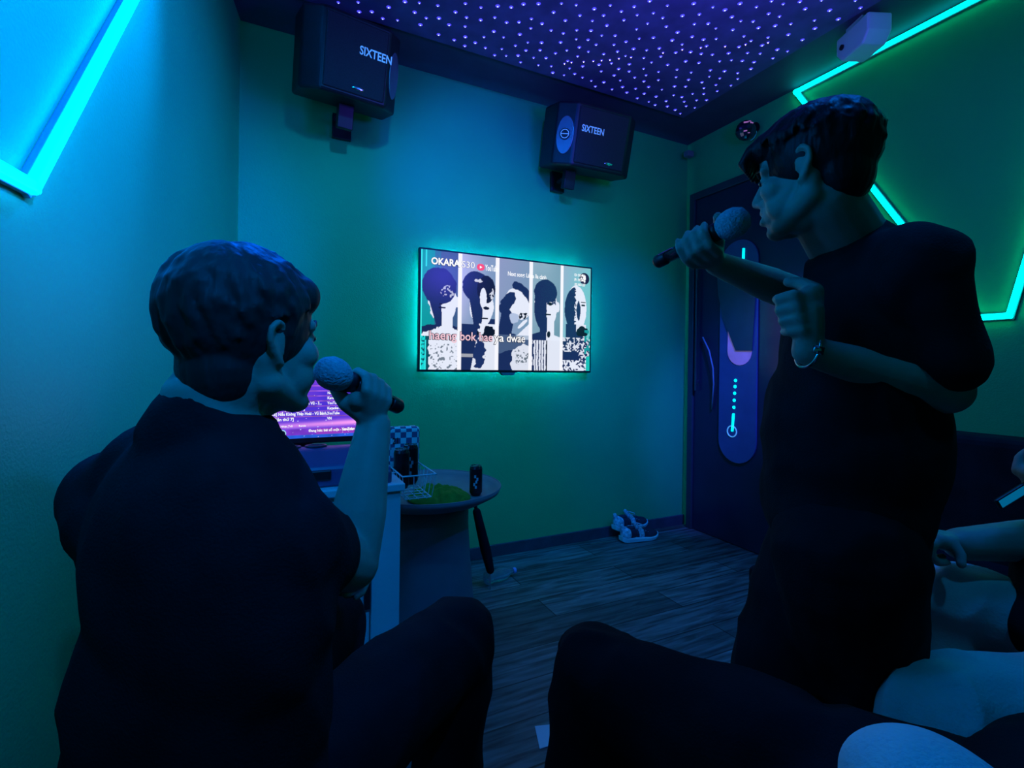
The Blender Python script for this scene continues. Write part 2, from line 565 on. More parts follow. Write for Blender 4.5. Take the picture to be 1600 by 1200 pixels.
def tv_picture(U, V):
    A = np.zeros(U.shape + (3,))
    WHT = np.array((.90, .92, .98)); DK = np.array((.10, .17, .36)); BK = np.array((.05, .08, .15))
    n1 = vnoise(U, V, 60, 34, 1); n2 = vnoise(U, V, 130, 80, 2); n3 = vnoise(U, V, 14, 8, 3)

    def put(mask, c):
        A[mask] = c

    edges = [0, .203, .409, .610, .806, 1]
    bgs = [((.30, .38, .55), (.22, .35, .52)), ((.70, .72, .88), (.42, .55, .68)), ((.55, .60, .75), (.47, .60, .72)), ((.58, .70, .78), (.42, .58, .66)), ((.58, .70, .80), (.42, .78, .80))]
    for i in range(5):
        m = (U >= edges[i]) & (U < edges[i + 1])
        p = (U - edges[i]) / (edges[i + 1] - edges[i])
        a, b = np.array(bgs[i][0]), np.array(bgs[i][1])
        k = (np.clip(p * .7 + V * .5, 0, 1) + (n3 - .5) * .3)[..., None]
        A[m] = (a * (1 - k) + b * k)[m]

    def P(i):
        return (U >= edges[i]) & (U < edges[i + 1]), (U - edges[i]) / (edges[i + 1] - edges[i])

    def E(p, v, cx, cy, rx, ry, rough=.12):
        return ((p - cx) / rx) ** 2 + ((v - cy) / ry) ** 2 + (n1 - .5) * rough * 2 < 1
    # panel 1: round fringe, head half in shade, pale speckled jumper
    m, p = P(0)
    put(m & (p < .35), (.05, .60, .62)); k = m & (p >= .25) & (p < .5); A[k] = A[k] * .6 + np.array((.05, .55, .60)) * .4
    put(m & (V > .60 + .05 * np.abs(p - .5) + .02 * n1), DK * .9)
    put(m & E(p, V, .56, .42, .36, .185), WHT)                                   # face
    put(m & (np.abs(p - .64) < .17) & (V > .5) & (V < .68), WHT)                 # neck
    put(m & (p < .50 + .08 * (V - .4) + .03 * n1) & (p > .10 + (V - .3) * .9) & (V > .3) & (V < .66), DK)
    put(m & E(p, V, .46, .295, .44, .155, .08), DK)                               # hair
    put(m & E(p, V, .68, .33, .20, .050, .6) & (n2 > .58), WHT * .8)
    put(m & (np.abs(V - .475) < .006) & (np.abs(p - .54) < .09), BK)
    put(m & (np.abs(V - .445) < .006) & (np.abs(p - .50) < .04), BK)
    put(m & E(p, V, .93, .42, .06, .045, 0), WHT)
    top = .60 + .13 * np.abs(p - .62) ** .8
    put(m & (V > top + .02 * n2) & (p > .02), WHT)
    put(m & (V > .78) & (n2 < .30) & (p > .25), (.45, .5, .56))
    put(m & (p < .16 + .1 * n1) & (V > .72), (.05, .30, .36))
    put(m & (V > .72) & (p < .12) & (n2 > .5), (.1, .85, .85))
    put(m & (p < .035), (.25, .98, .95)); put(m & (np.abs(p - .13) < .018) & ((V < .14) | (V > .75)), (.2, .9, .9))
    # panel 2: parted quiff, dark side, white scarf
    m, p = P(1)
    put(m & (V > .60 - .05 * (p > .5)), DK)
    put(m & E(p, V, .58, .43, .32, .20), WHT)
    put(m & (p < .58 + .03 * n1) & (p > .2 + (V - .3) * .55) & (V > .25) & (V < .62), DK)
    put(m & E(p, V, .42, .27, .36, .13, .08), DK); put(m & E(p, V, .70, .29, .25, .12, .08), BK * 1.3)
    put(m & E(p, V, .62, .37, .09, .09, .1), WHT)
    put(m & E(p, V, .50, .215, .12, .02, .6) & (n2 > .45), WHT * .9); put(m & E(p, V, .85, .33, .07, .05, .6) & (n2 > .5), WHT * .9)
    put(m & E(p, V, .70, .455, .08, .014, .2), BK); put(m & (np.abs(V - .545) < .007) & (np.abs(p - .66) < .09), BK)
    put(m & (V > .595) & (p > .45 + .1 * n1) & (V < .74), WHT); put(m & E(p, V, .72, .69, .22, .07, .8) & (n1 < .62), BK)
    put(m & (V > .74) & (p > .30 + .9 * (1 - V) * .6), WHT * .98)
    put(m & E(p, V, .52, .86, .16, .12, .7), DK * 1.1)
    put(m & (V > .86) & (V < .89) & (p < .36), WHT * .7)
    # panel 3: head thrown back
    m, p = P(2)
    put(m & (np.abs(p - .20 - (.72 - V) * .55) < .20) & (V > .46) & (V < .74), DK)        # neck in shade
    def R(cx, cy, rx, ry, ang, rough=.1):
        a_ = np.radians(ang); X_ = (p - cx) * .36; Y_ = (V - cy)
        x_ = X_ * np.cos(a_) + Y_ * np.sin(a_); y_ = -X_ * np.sin(a_) + Y_ * np.cos(a_)
        return m & ((x_ / rx) ** 2 + (y_ / ry) ** 2 + (n1 - .5) * rough * 2 < 1)
    put(R(.78, .30, .15, .060, 40), DK)                                                   # hair
    put(R(.62, .40, .155, .105, 50), WHT)                                                 # cheek
    put(R(.30, .39, .060, .110, 40, .3), DK)                                              # shaded brow and nose
    put(R(.24, .47, .085, .045, 50, .2), DK)
    put(R(.50, .53, .05, .05, 0, .4), (.70, .76, .88))
    put(R(.80, .505, .055, .035, -30, .9) & (n2 < .6), BK)
    put(R(.76, .575, .07, .016, -40, .3), WHT)
    put(m & (V > .86 - .30 * p) & (V < .74) & (p > .42), WHT)
    put(m & (V > .66 + .05 * np.abs(p - .3)) & (p < .55), DK)
    put(m & (V > .72), DK); k = m & (V > .68) & (n3 > .45); A[k] = A[k] * .5 + np.array((.45, .55, .66)) * .5
    put(R(.76, .90, .12, .14, 20, .3), WHT * .96); put(R(.74, .87, .08, .08, 0, .4) & (n2 < .32), (.4, .45, .5))
    # panel 4: straight fringe, half face, striped jacket
    m, p = P(3)
    put(m & E(p, V, .48, .40, .37, .20, .05), WHT)
    put(m & (p < .49 + .03 * n1) & (((p - .48) / .37) ** 2 + ((V - .42) / .22) ** 2 < 1), DK)
    put(m & (V > .50) & (V < .70) & (np.abs(p - .52) < .22), DK); put(m & (V > .50) & (V < .72) & (p > .52) & (p < .76), WHT)
    put(m & E(p, V, .47, .27, .37, .12, .06) & (V < .335 + .03 * n2), DK); put(m & (p < .42) & E(p, V, .42, .34, .30, .18, .04), DK)
    put(m & (V > .28) & (V < .38) & (p > .44) & (p < .80) & (n2 < .5), DK)
    put(m & E(p, V, .62, .375, .07, .015, .1), BK); put(m & (np.abs(V - .475) < .006) & (np.abs(p - .56) < .09), BK)
    put(m & E(p, V, .87, .40, .06, .05, 0), WHT)
    put(m & (V > .62 + .10 * np.abs(p - .5)) & (p < .5), DK); put(m & (V > .64 + .10 * np.abs(p - .5)) & (p >= .5), WHT)
    put(m & (V > .72), WHT * .98); put(m & (V > .72) & (p < .58) & (np.sin(p * 75 + n1 * 2) > .55), DK); put(m & (p < .13) & (V > .72) & (n1 < .6), DK)
    put(m & (np.abs(p - .52) < .016) & (V > .72), BK); put(m & E(p, V, .58, .66, .05, .03, .3), BK)
    # panel 5: shaved pale head, ragged coat
    m, p = P(4)
    put(m & E(p, V, .50, .40, .36, .22, .04), WHT)
    put(m & (p < .42 + .10 * n2) & E(p, V, .46, .41, .36, .21, .04), DK)
    put(m & E(p, V, .58, .42, .07, .10, .3), DK); put(m & (V > .55) & (V < .72) & (p > .15) & (p < .55), DK); put(m & (V > .55) & (V < .68) & (p > .50) & (p < .85), WHT * .97)
    put(m & E(p, V, .74, .365, .07, .010, 0), BK); put(m & (np.abs(V - .335) < .005) & (np.abs(p - .74) < .08), BK)
    put(m & (V > .62 + .2 * np.abs(p - .5)) & (p > 0), DK)
    put(m & E(p, V, .72, .62, .20, .05, .3), BK); put(m & (V > .68) & (n2 > .52) & ~((V > .82) & (V < .90) & (p < .6)), WHT * .95)
    put(m & (p > .80) & (V > .6) & (n1 > .5), (.1, .60, .62)); put(m & (V > .90) & (n2 > .42), WHT)
    put(m & (p > .86) & (V > .86), (.1, .75, .72))
    for e in edges[1:-1]:
        put(np.abs(U - e) < .0105, (.97, .97, 1.0))
    return A


scr = screen_grid('screen', Vector((TX0, TY - .001, TZ0)), (1, 0, 0), (0, 0, 1), TX1 - TX0, TZ1 - TZ0, 420, 240, tv_picture, picture_mat('tv_picture', 1.0), tv)
g_w = glow('letter_white', (1, 1, 1), 1.0); g_k = glow('letter_dark', (.02, .02, .06), .5); g_r = glow('logo_red', (1, .07, .16), .95); g_p = glow('letter_pink', (1.0, .62, .70), .9)
X1, Z1 = Vector((1, 0, 0)), Vector((0, 0, 1)); wW = TX1 - TX0; hH = TZ1 - TZ0


def tvp(u, v, k=0):
    return Vector((TX0 + u * wW, TY - .0015 - k, TZ1 - v * hH))


def outlined(mb, body, u0, u1, v, size, mi, bold, ob=.035):
    text_into(mb, body, tvp(u0, v), X1, Z1, size, 1, bold + ob, fit=(u1 - u0) * wW)
    text_into(mb, body, tvp(u0, v, .0012), X1, Z1, size, mi, bold, fit=(u1 - u0) * wW)


mb = MB()
outlined(mb, 'OKARA', .050, .200, .115, .050, 0, .035)
outlined(mb, 'S30', .208, .280, .117, .050, 0, .0, .02)
mb.build('channel_caption', [g_w, g_k], tv)
mb = MB(); rr = [(math.cos(a) * .9 + (.12 if math.cos(a) > 0 else -.12), math.sin(a)) for a in [i * PI / 10 for i in range(20)]]
mb.prism([(x * .023, y * .019) for x, y in rr], tvp(.314, .100), X1, Z1, (0, -.001, 0), 1)
mb.prism([(-.006, -.008), (-.006, .008), (.009, 0)], tvp(.314, .100, .0014), X1, Z1, (0, -.0006, 0), 0)
text_into(mb, 'YouTube', tvp(.339, .124, .001), X1, Z1, .046, 0, .025, fit=.074 * wW)
mb.build('video_logo', [g_w, g_r], tv)
mb = MB(); text_into(mb, 'Next song: Lá xa lìa cành', tvp(.468, .148, .001), X1, Z1, .034, 0, .018, fit=.235 * wW)
mb.build('next_song_caption', g_w, tv)
mb = MB()
for wd_, u0, u1, ci in (('haeng', .042, .188, 2), ('bok', .204, .294, 2), ('hae', .308, .386, 2), ('ya', .394, .450, 0), ('dwae', .466, .576, 0)):
    outlined(mb, wd_, u0, u1, .745, .066, ci, .012, .045)
mb.build('lyric_line', [g_w, g_k, g_p], tv)
mb = MB(); mb.lathe(tvp(.955, .105), [(.036, 0), (.036, .001)], 28, 1, (0, -1, 0))
for q in range(16):
    a = random.uniform(0, 2 * PI); r0 = random.uniform(0, .024)
    mb.lathe(tvp(.955, .105, .0012) + X1 * r0 * math.cos(a) + Z1 * r0 * math.sin(a), [(random.uniform(.003, .007), 0), (.002, .001)], 8, 0, (0, -1, 0))
mb.build('corner_emblem', [g_w, g_k], tv)
mb = MB()
for k, s in enumerate(('ID: OKARA', 'IP: 192.168', '192.168.1.227')):
    text_into(mb, s, tvp(.886, .088 + k * .045, .002), X1, Z1, .021, 0, .03, fit=.075 * wW)
mb.build('corner_text', g_w, tv)

# ---------------------------------------------------------------- wall speakers
m_mark = mat('silver_print', (.75, .8, .85), .3, emit=(.12, .45, 1.0), estr=.35)  # print also given a faint blue glow of its own
m_trim = mat('satin_trim', (.22, .25, .33), .25, metal=.6)


def speaker(label, c, yaw, tilt, cw, ch, dp, flip, logo):
    """c = middle of the front grille; cabinet hangs from a bracket on the wall behind it"""
    c = Vector(c)
    t = thing('wall_speaker', label, 'speaker', (c.x, D - .05, c.z - ch / 2 - .1), 'hanging speakers on the television wall')
    Mr = Matrix.Rotation(yaw, 3, 'Z') @ Matrix.Rotation(tilt, 3, 'X')
    x = Mr @ Vector((1, 0, 0)); y = Mr @ Vector((0, 1, 0)); z = Mr @ Vector((0, 0, 1))
    hw = cw / 2; fw = hw * .66; fd = .075
    outline = [(-fw, 0), (fw, 0), (hw, fd), (hw, dp), (-hw, dp), (-hw, fd)]
    MB().prism(outline, c - z * ch / 2, x, y, z * ch).build('cabinet', m_black, t, bevel=.014, seg=3)
    g = MB().prism([(-fw + .012, -.006), (fw - .012, -.006), (fw - .005, .004), (-fw + .005, .004)], c - z * (ch / 2 - .02), x, y, z * (ch - .04))
    g.build('grille', m_grille, t, bevel=.006)
    # oval horn on the angled cheek
    s = flip
    p0 = c + x * s * fw; p1 = c + x * s * hw + y * fd
    e = (p1 - p0); n = (x * s * fd - y * (hw - fw)).normalized(); eu = e.normalized(); mid = (p0 + p1) / 2
    ov = [(math.cos(a) * e.length * .42, math.sin(a) * ch * .30) for a in [i * 2 * PI / 28 for i in range(28)]]
    MB().prism(ov, mid + n * .0005 - z * .01, eu, z, n * .006).build('horn_panel', m_trim, t, bevel=.003)
    if logo:
        q = MB(); q.lathe(mid + n * .007 - z * .005, [(.030, 0), (.030, .003)], 28, 0, n)
        ring = [mid + n * .0115 - z * .005 + (eu * math.cos(a) + z * math.sin(a)) * .022 for a in [i * 2 * PI / 28 for i in range(28)]]
        q.tube(ring, .0018, 6, 1, True)
        q.tube([mid + n * .0115 - z * .005 - eu * .021, mid + n * .0115 - z * .005 + eu * .021], .0018, 6, 1)
        q.build('round_badge', [m_black, m_mark], t)
    q = MB()
    tx = (fw * .06) if s > 0 else (-fw + .03)
    text_into(q, 'SIXTEEN', c - y * .007 + x * tx + z * .02, x, z, .048, 0, .02, squeeze=.8)
    q.build('brand_lettering', m_mark, t)
    bx = c - y * .008 + x * (fw * (.10 if s > 0 else .35)) - z * (ch / 2 - .045)
    q = MB(); q.ell(bx, x * .028, y * .004, z * .009)
    q.build('chrome_badge', m_chrome, t, smooth=True)
    bb = c + x * (-.10 if s < 0 else .005) + y * (dp * .6)
    bk = MB(); bk.obox(bb - z * (ch / 2 + .05), x * .035, y * .02, z * .055)
    wallp = Vector((bb.x, D - .012, bb.z - ch / 2 - .02))
    bk.obox(wallp, (.045, 0, 0), (0, .012, 0), (0, 0, .06))
    bk.tube([bb - z * (ch / 2 + .03), wallp], .014, 8)
    bk.build('bracket', m_black, t, bevel=.003)
    return t


speaker('large black hanging speaker at the left, beside the corner', (.325, 2.24, 2.43), math.radians(8), math.radians(14), .43, .33, .24, 1, False)
speaker('black hanging speaker at the right, with a round badge on its angled cheek', (1.66, 2.28, 2.375), math.radians(-2), math.radians(14), .52, .33, .24, -1, True)

# ---------------------------------------------------------------- ceiling lamp box, mirror ball
bx = thing('ceiling_projector', 'white plastic lamp box fixed under the ceiling beside the neon strip', 'lamp', (2.42, 1.36, 2.53))
cx, cy = 2.40, 1.33
a = Vector((.40, .92, 0)).normalized(); bb = Vector((.92, -.40, 0))
MB().prism([(-.10, -.055), (-.065, -.10), (.065, -.10), (.10, -.055), (.10, .02), (-.10, .02)], Vector((cx, cy, 2.64)) - bb * .05, a, (0, 0, 1), bb * .11).build('housing', m_white, bx, bevel=.008)
MB().obox((cx, cy, 2.668), a * .05, bb * .04, (0, 0, .012)).build('ceiling_plate', m_white, bx, bevel=.002)
MB().lathe(Vector((cx, cy, 2.60)) - bb * .052 + a * .055, [(.012, 0), (.012, .006)], 16, 0, -bb).build('lens', m_black, bx)

m_vglint = glow('violet_glint', (.5, .2, .7), .5)  # violet glints on the globe, put in as small glowing plates
mbx = thing('mirror_ball_lamp', 'small round party lamp with violet glints high on the wall by the door', 'lamp', (2.56, 2.13, 2.44))
ctr = at(1165, 204, 2.98)
MB().ell(ctr, .058, nu=14, nv=9).build('globe', mat('dark_mirror_facets', (.08, .09, .16), .08, metal=.9, var=.5, scale=30), mbx)
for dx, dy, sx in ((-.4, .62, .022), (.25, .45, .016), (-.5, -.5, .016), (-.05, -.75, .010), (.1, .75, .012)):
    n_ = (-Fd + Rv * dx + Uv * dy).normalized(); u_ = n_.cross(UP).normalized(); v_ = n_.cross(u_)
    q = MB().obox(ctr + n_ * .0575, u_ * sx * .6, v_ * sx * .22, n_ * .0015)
    q.build('glint_facet', m_vglint, mbx)
MB().tube([ctr + Vector((math.cos(t_) * .066 * Rh.x, math.cos(t_) * .066 * Rh.y, math.sin(t_) * .066)) for t_ in [-1.1 + i * .12 for i in range(10)]], .0022, 6).build('rim_clip', mat('blue_rim', (.1, .5, .6), .3), mbx)
MB().tube([ctr + Vector((.04, 0, .02)), Vector((RX - .005, ctr.y, ctr.z + .03))], .012, 10).lathe((RX - .012, ctr.y, ctr.z + .03), [(.035, 0), (.03, .012)], 20, 0, (1, 0, 0)).build('wall_arm', m_black, mbx)
sd = MB().box((2.56, 2.525, 2.56), (2.615, 2.57, 2.60))
tag(sd.build('door_sensor', m_grey, bevel=.006), 'tiny grey sensor box high in the corner above the door', 'sensor')

# ---------------------------------------------------------------- door decoration: tall capsule panel
xd = RX - .03


def dpp(px, py, off=0):
    r_ = Fd + Rv * ((px - 800) / FPX) + Uv * ((572 - py) / FPX)
    return CAM + r_ * ((xd - off - CAM.x) / r_.x)


pc = thing('door_capsule_panel', 'tall round-ended panel with glowing dotted line on the dark door', 'door panel', (xd, dpp(1150, 720).y, dpp(1150, 720).z))
y0, y1 = dpp(1185, 540).y, dpp(1126, 540).y; z0, z1 = .515, 1.90; rr_ = (y1 - y0) / 2; ym = (y0 + y1) / 2
cap_ = [(ym + math.cos(a) * rr_, z1 - rr_ + math.sin(a) * rr_) for a in [i * PI / 16 for i in range(17)]] + \
       [(ym + math.cos(a) * rr_, z0 + rr_ + math.sin(a) * rr_) for a in [PI + i * PI / 16 for i in range(17)]]
MB().prism(cap_, (xd - .012, 0, 0), (0, 1, 0), (0, 0, 1), (.012, 0, 0)).build('plate', mat('blue_acrylic', (.05, .10, .22), .25, var=.1), pc, bevel=.003)
m_pink = mat('pink_acrylic', (.75, .42, .62), .5, emit=(.5, .25, .5), estr=.12)


def on_plate(pts_, th, m, name, off=.012):
    P3 = [dpp(px, py, off) for px, py in pts_]
    o_ = P3[0]
    MB().prism([((p - o_).y, (p - o_).z) for p in P3], Vector((xd - off - th, o_.y, o_.z)), (0, 1, 0), (0, 0, 1), (th, 0, 0)).build(name, m, pc, bevel=.0015)


def arc(cx, cy, rx, ry, a0, a1, n=12):
    return [(cx + rx * math.cos(math.radians(a0 + (a1 - a0) * i / n)), cy + ry * math.sin(math.radians(a0 + (a1 - a0) * i / n))) for i in range(n + 1)]


on_plate([(1138, 505)] + arc(1156, 549, 19, 22, 180, 0)[::1] + [(1175, 545), (1160, 520)], .003, m_pink, 'pink_oval', .0125)
on_plate(arc(1171, 455, 11, 17, 0, 360, 20)[:-1], .003, m_pink, 'pink_oval', .0125)
on_plate([(1121, 425), (1178, 425), (1181, 470), (1176, 548), (1150, 548), (1143, 530), (1130, 495), (1123, 460)], .006, mat('dark_teal_blade', (.02, .06, .08), .3), 'slanted_blade', .016)
m_led = glow('aqua_led', (0, .85, 1.0), 3)
on_plate([(1160.5, 388), (1164, 388), (1162.5, 426), (1159, 426)], .003, m_led, 'light_line', .013)
on_plate([(1144.5, 646), (1148, 646), (1146, 674), (1142.5, 674)], .003, m_led, 'light_line', .013)
for px, py in ((1149.3, 594.5), (1148.6, 604), (1148.0, 614.5), (1147.3, 625.5), (1146.8, 636.5)):
    q = MB(); q.lathe(dpp(px, py, .0125), [(.010, 0), (.009, .003)], 14, 0, (-1, 0, 0)); q.build('light_dot', m_led, pc)
c_ = dpp(1143.5, 674, .014)
q = MB(); q.tube([c_ + Vector((0, math.cos(a), math.sin(a))) * .034 for a in [i * PI / 14 for i in range(28)]], .0035, 6, 0, True)
q.build('ring', mat('ring_aqua', (.3, .5, .7), .3, emit=(.1, .5, 1), estr=.5), pc)
q = MB().tube([dpp(1110 - 3, 520, .01), dpp(1098, 527, .02), dpp(1108, 548, .03), dpp(1114, 575, .03), dpp(1115, 600, .02), dpp(1112, 640, .01)][1:], .005, 8)
tag(q.build('cable', mat('pale_cable', (.15, .25, .35), .4), smooth=True), 'thin pale cable curving down the left side of the dark door', 'cable')
hd = MB().box((xd - .03, 2.455, .95), (xd - .018, 2.47, 1.85)).box((xd - .02, 2.457, 1.0), (xd, 2.468, 1.02)).box((xd - .02, 2.457, 1.78), (xd, 2.468, 1.80))
hd.build('door_handle', mat('dark_steel', (.1, .13, .16), .3, metal=.8), dr, bevel=.002)

# ---------------------------------------------------------------- karaoke desk
ZD = .752
dk = thing('karaoke_desk', 'white karaoke desk with dark handle slots under the song screen', 'desk', (0.05, 1.6, 0))
MB().prism([(lwx(1.44) + .004, 1.44), (.362, 1.44), (.362, 1.93), (lwx(1.93) + .004, 1.93)], (0, 0, ZD - .022), (1, 0, 0), (0, 1, 0), (0, 0, .022)).build('desktop', m_white, dk, bevel=.003)
MB().box((.27, 1.452, 0), (.352, 1.90, ZD - .022)).build('side_panel', m_white, dk, bevel=.003)
MB().box((-.22, 1.46, .02), (.268, 1.90, ZD - .024)).build('body', m_white, dk, bevel=.003)
MB().box((-.02, 1.448, .06), (.245, 1.458, ZD - .06)).build('door', m_white, dk, bevel=.002)
MB().box((.25, 1.446, .40), (.266, 1.4595, .585)).build('handle_slot', m_black, dk, bevel=.001)
MB().box((.195, 1.444, .16), (.212, 1.4475, .50)).build('handle_slot', m_black, dk, bevel=.001)


def ony(px, py, y):
    r_ = Fd + Rv * ((px - 800) / FPX) + Uv * ((572 - py) / FPX)
    return CAM + r_ * (y / r_.y)


YM = 1.64
ml = ony(383, 688, YM); mr = ony(556, 686, YM); mt = ony(470, 594, YM)
MX0, MX1, MZ0, MZ1 = ml.x, mr.x, ml.z - .002, mt.z
mo = thing('song_screen', 'purple lit song list monitor on the desk behind the seated singer', 'monitor', ((MX0 + MX1) / 2, YM + .06, ZD))
MB().box((MX0 - .012, YM + .002, MZ0 - .018), (MX1 + .012, YM + .03, MZ1 + .012)).build('bezel', m_black, mo, bevel=.005)
MB().box(((MX0 + MX1) / 2 - .03, YM + .03, ZD + .008), ((MX0 + MX1) / 2 + .03, YM + .05, MZ0 + .08)).box(((MX0 + MX1) / 2 - .09, YM - .02, ZD), ((MX0 + MX1) / 2 + .09, YM + .12, ZD + .01)).build('stand', m_black, mo, bevel=.003)


def song_picture(U, V):
    A = np.zeros(U.shape + (3,))
    n1 = vnoise(U, V, 20, 6, 11); n2 = vnoise(U, V, 7, 4, 12)
    base = np.array((.26, .18, .78)); vio = np.array((.55, .25, .85)); pink = np.array((.95, .60, .92)); blue = np.array((.14, .33, .78))
    k = np.clip(.15 + .35 * (n2 - .3) + .5 * np.exp(-(V / .12) ** 2), 0, 1)[..., None]
    A[:] = base * (1 - k) + vio * k
    row = (V * 11.2) % 1
    m = (V > .08) & (V < .72)
    s = m & (row < .16); A[s] = (np.array((.72, .42, .9)) * (.6 + .4 * n1[..., None]))[s]
    g = np.exp(-((V - (.80 - .05 * U)) / .055) ** 2) * (.45 + .55 * U)
    A += g[..., None] * (pink - A)
    s = V > .84; A[s] = (np.array((.42, .20, .72)) * (1 + .3 * (n1[..., None] - .5)))[s]
    s = (V > .84) & (U > .62); A[s] = (np.array((.55, .22, .72)))
    s = (V > .945) | ((V > .84) & (U < .34)); A[s] = (blue * (1 + .2 * (n1[..., None] - .5)))[s]
    s = (V > .75) & (V < .82) & (U > .05) & (U < .25); A[s] = (.62, .35, .88)
    r = np.random.RandomState(5)
    for _ in range(70):
        u, v = r.rand(2); s = (np.abs(U - u) < .0035) & (np.abs(V - v) < .005); A[s] = (.8, .8, 1)
    return A


MW, MH = MX1 - MX0, MZ1 - MZ0
screen_grid('screen', Vector((MX0, YM, MZ0)), (1, 0, 0), (0, 0, 1), MW, MH, 240, 136, song_picture, picture_mat('song_picture', 1.15), mo)


def mop(u, v, k=0):
    return Vector((MX0 + u * MW, YM - .0008 - k, MZ1 - v * MH))


mb = MB()
rows = [('Hai Mùa Noel [Bản thứ 2]', 'UP MUSIC'), ('Mưa [Bản thứ 4]', 'NCT Music'), ('Yêu em [Bản thứ 8]', 'Karaoke Music, remix'), ('Phố Đoạt Hoa Xem Nhung Thuận Vũ - 3...', 'YouTube'),
        ('Ngàn một Sao [Bản thứ 6]', 'Karaoke online'), ('[KARAOKE] Nếu Không Thân Hoài - Vũ Bánh...', 'YouTube'), ('La Rung [Bản thứ 7]', 'VN')]
for i, (a_, b_) in enumerate(rows):
    v_ = .155 + i * .0895
    text_into(mb, a_, mop(.10, v_), X1, Z1, .0125, 0, .03, squeeze=.80 if len(a_) > 30 else .95)
    text_into(mb, b_, mop(.72, v_), X1, Z1, .0115, 0, .03, squeeze=.85)
text_into(mb, 'Tất cả', mop(.62, .045), X1, Z1, .009, 0, .02)
for u_, s_ in ((.10, 'Đã chọn'), (.30, 'Nhạc Trẻ'), (.46, 'Remix')):
    text_into(mb, s_, mop(u_, .80), X1, Z1, .008, 0, .02)
text_into(mb, 'Đang hát: bài số một - karaoke', mop(.55, .895), X1, Z1, .0105, 0, .03); text_into(mb, 'YouTube', mop(.86, .885), X1, Z1, .0105, 0, .03)
mb.build('song_list_text', g_w, mo)
for u_ in (.235, .315):
    q = MB(); q.lathe(mop(u_, .905), [(.0095, 0), (.0095, .0008)], 20, 0, (0, -1, 0)); q.tube([mop(u_, .905, .0012) + Vector((math.cos(a), 0, math.sin(a))) * .0095 for a in [i * PI / 12 for i in range(24)]], .0012, 6, 1, True)
    q.lathe(mop(u_, .905, .001), [(.0042, 0), (.0042, .0008)], 10, 1, (0, -1, 0)); q.build('round_icon', [g_k, glow('icon_aqua', (.45, .85, 1), 1)], mo)

# dark cradle with two ring sockets in front of the monitor
cr = thing('microphone_cradle', 'dark plastic cradle with two ring sockets below the song screen', 'cradle', (.13, 1.53, ZD))
MB().prism([(0, 0), (.10, 0), (.10, .105), (.055, .105), (0, .055)], (-.02, 1.475, ZD), (0, 1, 0), (0, 0, 1), (.27, 0, 0)).build('body', mat('maroon_plastic', (.30, .08, .20), .35), cr, bevel=.012, seg=3)
for xx in (.055, .125):
    MB().tube([Vector((xx + math.cos(a) * .027, 1.553 + math.sin(a) * .018, ZD + .107)) for a in [i * PI / 12 for i in range(24)]], .004, 8, 0, True).build('ring_socket', mat('dark_rubber', (.08, .04, .07), .3), cr, smooth=True)
MB().box((.06, 1.470, ZD + .02), (.16, 1.49, ZD + .05)).build('front_slot', m_black, cr, bevel=.004)

# ---------------------------------------------------------------- wire basket, box, cans
A0 = at(683, 740, 1.56); zB = A0.z
bx0, bx1, by0, by1 = .368, .474, 1.50, 1.80
zb0, zb1 = .685, .758
bk = thing('wire_basket', 'white wire basket hooked on the right end of the desk', 'basket', ((bx0 + bx1) / 2, (by0 + by1) / 2, zb0))
m_wire = mat('white_wire', (.7, .72, .75), .35)
def rect(z, i=0): return [Vector((bx0 + i, by0 + i, z)), Vector((bx1 - i, by0 + i, z)), Vector((bx1 - i, by1 - i, z)), Vector((bx0 + i, by1 - i, z))]
def loop(mb, P, r):
    for k in range(len(P)): mb.cap(P[k], r, P[(k + 1) % len(P)], r, 8)
q = MB(); loop(q, rect(zb1), .0024); q.build('rim', m_wire, bk, smooth=True)
q = MB(); loop(q, rect(zb0, .012), .0018)
for i in range(1, 9):
    y = by0 + (by1 - by0) * i / 9; q.cap((bx0 + .01, y, zb0), .0013, (bx1 - .01, y, zb0), .0013, 6)
for i in range(1, 4):
    x = bx0 + (bx1 - bx0) * i / 4; q.cap((x, by0 + .01, zb0 - .002), .0013, (x, by1 - .01, zb0 - .002), .0013, 6)
q.build('bottom_grid', m_wire, bk, smooth=True)
for i in range(4):
    x = bx0 + (bx1 - bx0) * i / 3; k = (i - 1.5) / 1.5
    for y, yy in ((by0, by0 + .012), (by1, by1 - .012)):
        MB().cap((x, y, zb1), .0013, (x - k * .01, yy, zb0), .0013, 6).build('side_wire', m_wire, bk, smooth=True)
for i in range(1, 7):
    y = by0 + (by1 - by0) * i / 7
    for x, xx in ((bx0, bx0 + .012), (bx1, bx1 - .012)):
        MB().cap((x, y, zb1), .0013, (xx, y, zb0), .0013, 6).build('side_wire', m_wire, bk, smooth=True)
for y in (by0 + .08, by1 - .08):
    q = MB(); q.cap((bx0, y, zb1), .002, (bx0 - .004, y, ZD + .004), .002, 6); q.cap((bx0 - .004, y, ZD + .004), .002, (bx0 - .05, y, ZD + .004), .002, 6)
    q.build('hook', m_wire, bk, smooth=True)


